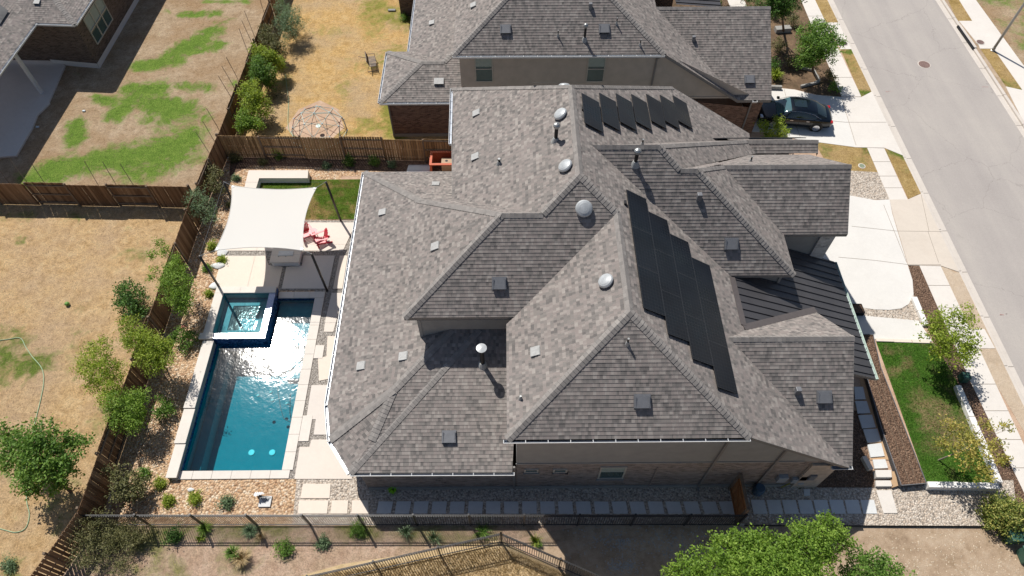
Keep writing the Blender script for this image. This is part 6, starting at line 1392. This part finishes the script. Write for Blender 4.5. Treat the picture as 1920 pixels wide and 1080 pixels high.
# --- trees ---------------------------------------------------------
plant('oak_tree', 'dark green broad oak in the golden yard at the lower left edge', 'tree', [(30, 832, 3.0, .75), (75, 822, 3.2, .85), (118, 838, 2.9, .75), (20, 866, 2.5, .6), (68, 862, 3.0, .95), (120, 872, 2.6, .65), (50, 900, 2.2, .55), (90, 890, 2.4, .7), (145, 828, 2.5, .45), (5, 812, 2.7, .5), (62, 918, 1.8, .35), (110, 905, 1.9, .4)], 12000, .06, 'mid', base=(133, 922), trunk=.09, shell=.2, clump=.9)
plant('sapling', 'yellow green feathery tree right of the golden yard, below the dark round shrub', 'tree', [(165, 665, 2.2, .45), (190, 660, 2.4, .5), (205, 690, 2.2, .6), (178, 700, 2.0, .6), (160, 690, 2.0, .4), (210, 720, 1.9, .6), (192, 640, 2.6, .25), (175, 725, 1.7, .4), (200, 745, 1.7, .4)], 7000, .05, 'lime', trunk=.04, asp=.4)
plant('bushy_tree', 'green tree hanging over the fence between the golden yard and the pool rocks', 'tree', [(220, 750, 2.0, .55), (245, 765, 1.9, .6), (225, 785, 1.7, .55), (255, 745, 1.9, .4), (250, 795, 1.6, .45), (262, 775, 1.6, .35)], 6000, .05, 'bright', trunk=.04, asp=.4)
plant('willow_tree', 'lime green feathery tree leaning over the fence beside the pink flowering bush', 'tree', [(245, 615, 2.6, .5), (262, 638, 2.5, .6), (290, 650, 2.3, .65), (305, 670, 2.1, .55), (275, 670, 2.2, .55), (240, 640, 2.4, .35), (310, 645, 2.2, .35), (290, 690, 1.9, .4)], 7500, .055, 'lime', trunk=.04, asp=.35)
plant('bamboo', 'bright green leafy tree with loose spires left of the shade sail post', 'tree', [(328, 505, 2.7, .5), (335, 530, 2.5, .65), (325, 555, 2.3, .55), (345, 560, 2.1, .5), (312, 525, 2.5, .4), (340, 580, 1.9, .35), (300, 455, 3.2, .18, 1.6), (310, 470, 3.1, .22, 1.4), (288, 478, 3.0, .2, 1.5), (292, 505, 2.7, .22), (283, 520, 2.5, .2), (330, 485, 2.9, .3)], 8500, .05, 'bright', trunk=.035, asp=.4)
plant('round_shrub', 'dark green glossy round shrub in the golden yard against the fence', 'shrub', [(240, 550, .95, .62), (258, 562, .9, .6), (245, 575, .8, .6), (232, 562, .85, .5), (262, 580, .7, .45), (238, 535, 1.1, .35)], 3600, .055, 'oak', trunk=.04)
plant('grey_shrub', 'grey green wispy shrub between the fence and the top left of the sail', 'shrub', [(372, 375, 1.6, .6), (388, 385, 1.4, .6), (368, 395, 1.4, .5), (390, 405, 1.1, .5), (358, 368, 1.5, .35)], 3000, .05, 'grey', trunk=.03, asp=.3)
plant('dark_climber', 'dark leafy bush in the shade of the fence corner left of the bench wall', 'shrub', [(402, 325, 1.2, .5), (398, 345, 1.2, .5), (412, 355, .9, .4), (392, 310, 1.3, .35)], 1800, .05, 'dull', trunk=.03)
plant('flowering_bush', 'bright green bush with a few pink flowers on the rocks left of the spa', 'bush', [(340, 625, .6, .42), (358, 630, .5, .42), (345, 645, .45, .4), (332, 635, .5, .3)], 1500, .045, 'mid', trunk=.02)
rg = random.Random(4); mb = MB()
for _ in range(7): q = G(346+rg.uniform(-6, 6), 615+rg.uniform(-4, 5), .85); mb.lathe(q, [(.005, 0), (.05, .02), (.04, .05)], 6)
mb.build('flowers', plain('coral petals', (.70,.22,.16), .6), bpy.data.objects['flowering_bush'])
plant('green_bush', 'small fresh green bush on the rocks between fence and pool wall', 'bush', [(303, 765, .5, .38), (315, 772, .45, .35), (298, 778, .4, .3), (300, 745, .6, .2)], 1200, .045, 'mid', trunk=.02)
plant('olive_shrub', 'large olive green shrub by the fence at the lower left of the rock garden', 'shrub', [(225, 905, 1.1, .45), (245, 900, 1.1, .5), (232, 925, .9, .5), (255, 920, .8, .4), (212, 880, 1.3, .35), (268, 905, .8, .35)], 2800, .05, 'dull', trunk=.03)
plant('dense_shrub', 'pale green rounded shrub furthest up the dark fence beside the golden yard', 'shrub', [(548, 25, 1.6, .7), (535, 40, 1.6, .75), (552, 48, 1.4, .8), (540, 62, 1.2, .65), (528, 12, 1.7, .6)], 8500, .05, 'grey', trunk=.05, asp=.3)
plant('dense_shrub', 'olive speckled shrub below the pale green rounded one at the dark fence', 'shrub', [(500, 70, 1.6, .55), (515, 85, 1.4, .6), (522, 95, 1.1, .5), (500, 55, 1.7, .4)], 4200, .05, 'dull', trunk=.04)
plant('small_tree', 'lime topped tree by the dark fence, just below the speckled shrub', 'tree', [(485, 97, 2.0, .5), (498, 102, 1.9, .5), (510, 112, 1.6, .55), (520, 122, 1.0, .5)], 4600, .055, 'lime', trunk=.03)
plant('small_tree', 'full fresh green tree midway along the dark fence of the golden yard', 'tree', [(484, 118, 1.9, .55), (490, 132, 1.7, .65), (482, 145, 1.4, .6), (500, 140, 1.4, .6), (505, 152, .9, .5)], 6500, .05, 'mid', trunk=.03)
plant('small_tree', 'bright lime green tree by the dark fence left of the climbing dome', 'tree', [(462, 168, 1.9, .45), (478, 180, 1.8, .6), (470, 195, 1.6, .65), (490, 205, 1.2, .6), (455, 175, 1.9, .3), (478, 155, 2.1, .25)], 5200, .055, 'lime', trunk=.035)
plant('small_tree', 'yellow green low tree next to the fence corner left of the climbing dome', 'tree', [(456, 215, 1.4, .4), (465, 230, 1.2, .5), (452, 238, 1.1, .4), (480, 232, 1.0, .5)], 3400, .055, 'bright', trunk=.03)
plant('twiggy_bush', 'grey leafless tangle of twigs on the ground beside the lime green tree', 'bush', [(505, 150, .5, .5), (515, 175, .4, .55), (500, 200, .4, .5), (495, 225, .4, .5)], 900, .04, 'dull', trunk=.02)
OAK = [(1290, 1062, 4.3, 0.55), (1335, 1052, 4.7, 0.75), (1385, 1030, 5.0, 0.75), (1420, 1012, 5.3, 0.55), (1425, 1045, 5.4, 0.85), (1470, 1040, 5.2, 0.8), (1500, 1012, 5.6, 0.7), (1545, 1000, 5.4, 0.65), (1575, 1008, 4.9, 0.42), (1540, 1035, 5.0, 0.7), (1500, 1060, 5.3, 0.85), (1370, 1075, 5.2, 0.85), (1445, 1085, 5.6, 1.0), (1310, 1090, 4.6, 0.7), (1525, 1085, 5.0, 0.8), (1555, 975, 5.3, 0.3), (1500, 985, 5.3, 0.3), (1345, 1015, 4.8, 0.3), (1262, 1072, 4.2, 0.35), (1590, 1020, 4.5, 0.28), (1440, 1120, 5.0, 1.0)]
plant('oak_tree', 'large bright green oak in the foreground at the bottom right', 'tree', OAK, 30000, .048, 'bright', base=(1445, 1150), trunk=.16, shell=.15, clump=.92, limbs=12)
plant('oak_tree', 'green treetop at the bottom edge, right of the large bright oak', 'tree', [(1615, 1068, 3.8, .6), (1645, 1060, 3.8, .6), (1670, 1075, 3.6, .6), (1620, 1090, 3.7, .8), (1660, 1100, 3.6, .8), (1600, 1095, 3.8, .6)], 6000, .05, 'mid', base=(1640, 1150), trunk=.08)
plant('young_tree', 'young leafy tree with pale green crown over the pavement by the front walk', 'tree', [(1758, 600, 2.7, .6), (1790, 592, 2.9, .6), (1815, 605, 2.8, .55), (1775, 630, 2.6, .75), (1808, 640, 2.5, .75), (1765, 655, 2.2, .5), (1792, 670, 2.2, .65), (1822, 660, 2.2, .4), (1748, 625, 2.4, .4), (1812, 576, 2.9, .25)], 5200, .055, 'lime', base=(1742, 661), trunk=.045, bark='bark_grey', shell=.25)
plant('young_tree', 'thin young tree with yellowing leaves at the lower end of the green front lawn', 'tree', [(1790, 800, 2.6, .45), (1815, 820, 2.6, .55), (1800, 845, 2.4, .55), (1835, 850, 2.3, .5), (1765, 830, 2.4, .4), (1840, 880, 2.0, .5), (1860, 830, 2.3, .5), (1880, 860, 2.0, .4), (1850, 795, 2.4, .35), (1815, 870, 2.1, .45), (1885, 800, 2.0, .3)], 2600, .055, 'autumn', base=(1758, 863), trunk=.04, bark='bark_grey', shell=.1)
plant('round_bush', 'big round clipped bush with yellow green leaves at the right edge', 'bush', [(1880, 962, .6, .72, .85), (1900, 968, .6, .75, .85), (1885, 974, .5, .7, .8)], 9000, .045, 'autumn2', trunk=.05, shell=.88, clump=.25)
plant('live_oak', 'green oak shading the pavement in front of the neighbour garden', 'tree', [(1520, 65, 3.4, .9), (1545, 60, 3.3, .8), (1560, 75, 3.1, .7), (1525, 90, 3.1, .9), (1545, 95, 3.0, .8), (1512, 105, 2.7, .7), (1535, 48, 3.3, .5), (1518, 115, 2.4, .5)], 12000, .06, 'mid', base=(1524, 133), trunk=.09, shell=.35)
for i, (px, py, r_, m_, lb) in enumerate(((1452, 20, .8, 'oak', 'dark shrub at the top of the neighbour garden by the gable'), (1475, 12, .7, 'mid', 'shrub at the top edge between neighbour gable and pavement'), (1460, 85, .7, 'dull', 'low dull shrub in the middle of the neighbour garden'), (1450, 120, .7, 'oak', 'dark leafy shrub against the neighbour gable edge'), (1488, 115, .7, 'dull', 'sprawling dull bush left of the street oak'), (1565, 162, .4, 'mid', 'little green plant at the corner of garden and driveway'), (1490, 40, .6, 'dull', 'dull bush north of the weathered stone block'), (1555, 140, .45, 'dull', 'low dry plant beside the shaded pavement'))):
    plant('garden_shrub', lb, 'shrub', [(px-4, py, .5, r_*.7), (px+6, py+4, .45, r_*.65), (px, py-6, .6, r_*.5)], int(1300*r_), .05, m_, trunk=.02, group='shrubs in the neighbour garden')
plant('garden_shrub', 'dark shrub row just beyond the ridge of the neighbour gable, top edge', 'shrub', [(1345, -5, .6, .6), (1412, 2, .7, .6), (1428, -8, .7, .7), (1385, -25, .6, .6)], 2600, .05, 'oak', trunk=.02, group='shrubs in the neighbour garden')
plant('live_oak', 'dark tree at the top edge added to shade the neighbour garden', 'tree', [(1450, -8, 4.0, .9), (1472, 2, 3.8, .9), (1448, 12, 3.5, .7), (1485, -12, 4.0, .8), (1462, 20, 3.2, .5)], 7500, .06, 'oak', base=(1470, 60), trunk=.1, shell=.3)  # tree put in so that its shadow darkens the garden
tuft('spiky yellow green yucca by the edging at the neighbour gable', 1452, 148, .6, .8, 'lime', 160, name='yucca', w_=.03)
plant('hedge_plant', 'leafy green shrub in front of the parked car', 'shrub', [(1432, 235, 1.1, .35), (1440, 250, .8, .4), (1458, 235, 1.1, .45), (1468, 248, .9, .4), (1462, 220, 1.4, .3), (1450, 255, .6, .4)], 2600, .05, 'lime', trunk=.02)
# --- small plants on the rocks -------------------------------------
small = [(400, 463, .30, 'lime', 'small lime plant touching the lower left corner of the sail'), (417, 490, .26, 'lime', 'small lime plant between the two flat boulders'), (390, 505, .28, 'mid', 'green plant left of the sail post foot'), (393, 552, .24, 'lime', 'tiny yellow green plant left of the spa corner'),
 (272, 888, .28, 'mid', 'small dark green plant by the olive shrub'), (301, 909, .27, 'lime', 'yellow green plant just below the pool wall end'), (318, 940, .27, 'lime', 'spreading yellow plant near the black fence'), (367, 936, .30, 'lime', 'yellow green plant in the rocks below the pool corner'), (426, 943, .30, 'grey', 'round grey green plant in the rocks below the pool'),
 (442, 301, .4, 'dull', 'dim green plant in the shade of the fence corner'), (492, 307, .3, 'dull', 'low dark plant behind the left end of the bench wall'), (522, 292, .45, 'mid', 'green climber against the back fence behind the bench wall'), (612, 313, .28, 'grey', 'small blue green plant right of the bench wall'), (654, 306, .42, 'mid', 'leafy green plant left of its twin at the back fence'), (701, 307, .40, 'mid', 'leafy green plant right of its twin at the back fence'), (735, 311, .28, 'grey', 'small pale plant nearest the grey slab at the back fence'),
 (443, 336, .25, 'grey', 'small grey plant at the outer corner of the bench wall'), (432, 385, .2, 'dull', 'little plant hidden beside the left edge of the sail'), (328, 1005, .42, 'oak', 'dark green broad leaved weed below the black fence'), (607, 1019, .28, 'grey', 'small grey weed on the pink dirt between the fences'), (672, 994, .38, 'mid', 'light green weed just below the black fence by the shadow edge'),
 (532, 1032, .40, 'mid', 'tall green weed on the pink dirt between the two black fences'), (20, 1062, .3, 'grey', 'small grey green weed in the golden yard, bottom left'), (757, 37, .35, 'mid', 'bright small plant at the wall by the top edge'), (1497, 905, .2, 'dull', 'tiny plant under the utility boxes') ]
for px, py, r_, m_, lb in small:
    p = G(px, py); t = thing('small_plant', lb, 'plant', p, 0, 'small plants in the gardens')
    leaves('foliage', [(p.x, p.y, r_*.55, r_, r_, r_*.75), (p.x+r_*.3, p.y-r_*.2, r_*.4, r_*.7, r_*.7, r_*.5)], int(500+1400*r_), .035, m_, t, shell=.15)
tuft('vivid lime green tuft in the shade of the house wall', 737, 920, .22, .3, 'neon', 260, w_=.02)
tuft('dry straw coloured grass clump right of a green weed at the bottom', 455, 1050, .5, .5, 'tan', 260); tuft('green grass clump on the pink dirt at the bottom, left of dry straw', 440, 1040, .4, .55, 'mid', 240)
tuft('thin green grass clump just below the black fence near the left', 385, 992, .45, .3, 'bright', 200); tuft('thin grass below the black fence, right of the dark green weed', 470, 996, .45, .25, 'grey', 180); tuft('pale grass clump below the black fence further right', 490, 1008, .3, .3, 'tan', 120)
tuft('small yellow green weed stem on the pink dirt', 378, 1010, .3, .2, 'lime', 60)
tuft('long stalked weed in the house shadow below the black fence', 762, 1000, .5, .4, 'grey', 70); tuft('thin dark weed near the peak of the lower black fence', 815, 1010, .45, .3, 'grey', 50); tuft('green weed by the peak of the lower black fence', 905, 998, .5, .2, 'mid', 90); tuft('yellow weed stalk right of the fence peak', 1005, 1015, .4, .3, 'lime', 60); tuft('small green clump right of the fence peak', 1010, 1022, .2, .3, 'mid', 60)
plant('dry_brush', 'big tangle of olive brown brush over the fence at the bottom left', 'bush', [(165, 985, 1.2, .55), (190, 975, 1.1, .5), (150, 1010, 1.2, .6), (185, 1010, .9, .6), (210, 1000, .8, .5), (160, 1045, 1.0, .6), (200, 1035, .7, .5), (225, 1060, .5, .5)], 5200, .05, 'dull', trunk=.03, shell=.1, asp=.25, limbs=8)
plant('dry_brush', 'yellow green bush below the left end of the long black fence', 'bush', [(235, 1000, .7, .5), (255, 1005, .6, .5), (245, 1022, .5, .45), (270, 1000, .5, .35)], 2600, .045, 'dull', trunk=.02, shell=.1, asp=.3)
# grass blades on the ground cover (uncountable)
def ground_grass(name, poly, n, h, mat, seed=1, z=.0):
    rg = np.random.default_rng(seed); P = np.array(wp(poly)); x0_, y0_ = P.min(0); x1_, y1_ = P.max(0); out = []
    while len(out) < n:
        q = rg.uniform((x0_, y0_), (x1_, y1_), (n*2, 2))
        ins = np.zeros(len(q), bool); j = len(P)-1
        for i in range(len(P)):
            c = ((P[i, 1] > q[:, 1]) != (P[j, 1] > q[:, 1])) & (q[:, 0] < (P[j, 0]-P[i, 0])*(q[:, 1]-P[i, 1])/(P[j, 1]-P[i, 1]+1e-9)+P[i, 0]); ins ^= c; j = i
        out += list(q[ins])
    c = np.array(out[:n]); c = np.c_[c, np.full(n, z)]; a = rg.uniform(0, 2*pi, n); d = np.c_[np.cos(a), np.sin(a), np.zeros(n)]; hh = h*rg.uniform(.5, 1.3, n)
    ln = rg.normal(0, .5, (n, 2))*hh[:, None]; tip = c+np.c_[ln, hh]; v = np.stack([c-d*.012, c+d*.012, tip], 1).reshape(-1, 3)
    me = bpy.data.meshes.new(name); me.vertices.add(3*n); me.vertices.foreach_set('co', v.ravel()); me.loops.add(3*n); me.loops.foreach_set('vertex_index', np.arange(3*n)); me.polygons.add(n)
    me.polygons.foreach_set('loop_start', np.arange(n)*3); me.polygons.foreach_set('loop_total', np.full(n, 3)); me.update(calc_edges=True); me.materials.append(LEAF[mat])
    at = me.attributes.new('rnd', 'FLOAT', 'POINT'); at.data.foreach_set('value', np.repeat(rg.random(n), 3))
    return link(bpy.data.objects.new(name, me), None, None, None, None, 'stuff')
def gg_(poly, n, h, mat, label, seed, z=0): o = ground_grass('grass', poly, n, h, mat, seed, z); o['label'] = label; o['category'] = 'grass'
gg_([(1646, 645), (1750, 646), (1792, 715), (1862, 900), (1738, 902)], 16000, .06, 'mid', 'green blades of the front lawn', 3, .04)
gg_([(480, 340), (680, 338), (670, 409), (500, 409)], 12000, .05, 'bright', 'green blades of the small back lawn', 4, .03)
gg_([(555, 1085), (935, 1025), (1080, 1085), (1000, 1180), (500, 1180)], 26000, .16, 'tan', 'dry straw below the lower black fence', 5)
# loose debris of stones on the shaded dirt (uncountable)
def debris(name, blobs, n, s0, mat, label, seed):
    rg = np.random.default_rng(seed); mb = MB(); 
    for i in range(n):
        px, py, r_ = blobs[rg.integers(0, len(blobs))]; p = G(px, py); q = Vector((p.x+rg.normal()*r_, p.y+rg.normal()*r_*.8, 0)); s = s0*rg.uniform(.4, 1.5); a = rg.uniform(0, pi)
        c, d = cos(a)*s, sin(a)*s
        mb.add([(q.x-c, q.y-d, .0), (q.x+d*.7, q.y-c*.7, .0), (q.x+c, q.y+d, .0), (q.x-d*.7, q.y+c*.7, .0), (q.x+rg.normal()*s*.2, q.y+rg.normal()*s*.2, .012+s*.35)], [[0,1,4],[1,2,4],[2,3,4],[3,0,4]])
    mb.build(name, mat, label=label, cat='debris', kind='stuff')
debris('rubble', [(1140, 1015, .35), (1250, 1020, .6), (1180, 1060, .25), (1155, 1062, .2), (1170, 1018, .2), (1230, 1000, .8), (1300, 1000, .9), (1100, 1000, .8)], 1100, .035, plain('pale rubble', (.36,.35,.33), .9, var=.3), 'pale rubble scattered on the shaded dirt below the black fence', 8)
debris('leaf_litter', [(1740, 1010, 1.2), (1850, 1040, 1.0), (1800, 1070, 1.2), (1700, 1050, .9)], 700, .03, plain('dry litter', (.55,.47,.36), .9, var=.3), 'dry leaf litter on the dirt at the lower right', 9)
debris('leaf_litter', [(1700, 850, .8), (1740, 700, .6), (1690, 700, .5), (1850, 880, .8), (1810, 770, .6)], 260, .025, plain('tan litter', (.5,.38,.22), .9, var=.3), 'fallen tan leaves around the front lawn and bed', 10)
debris('leaf_litter', [(70, 500, 2.0), (200, 600, 2.0), (100, 760, 2.0), (260, 420, 1.5), (120, 960, 1.2), (40, 580, 1.5)], 1500, .03, plain('brown litter', (.26,.17,.09), .9, var=.4), 'brown leaf litter across the golden yard', 11)
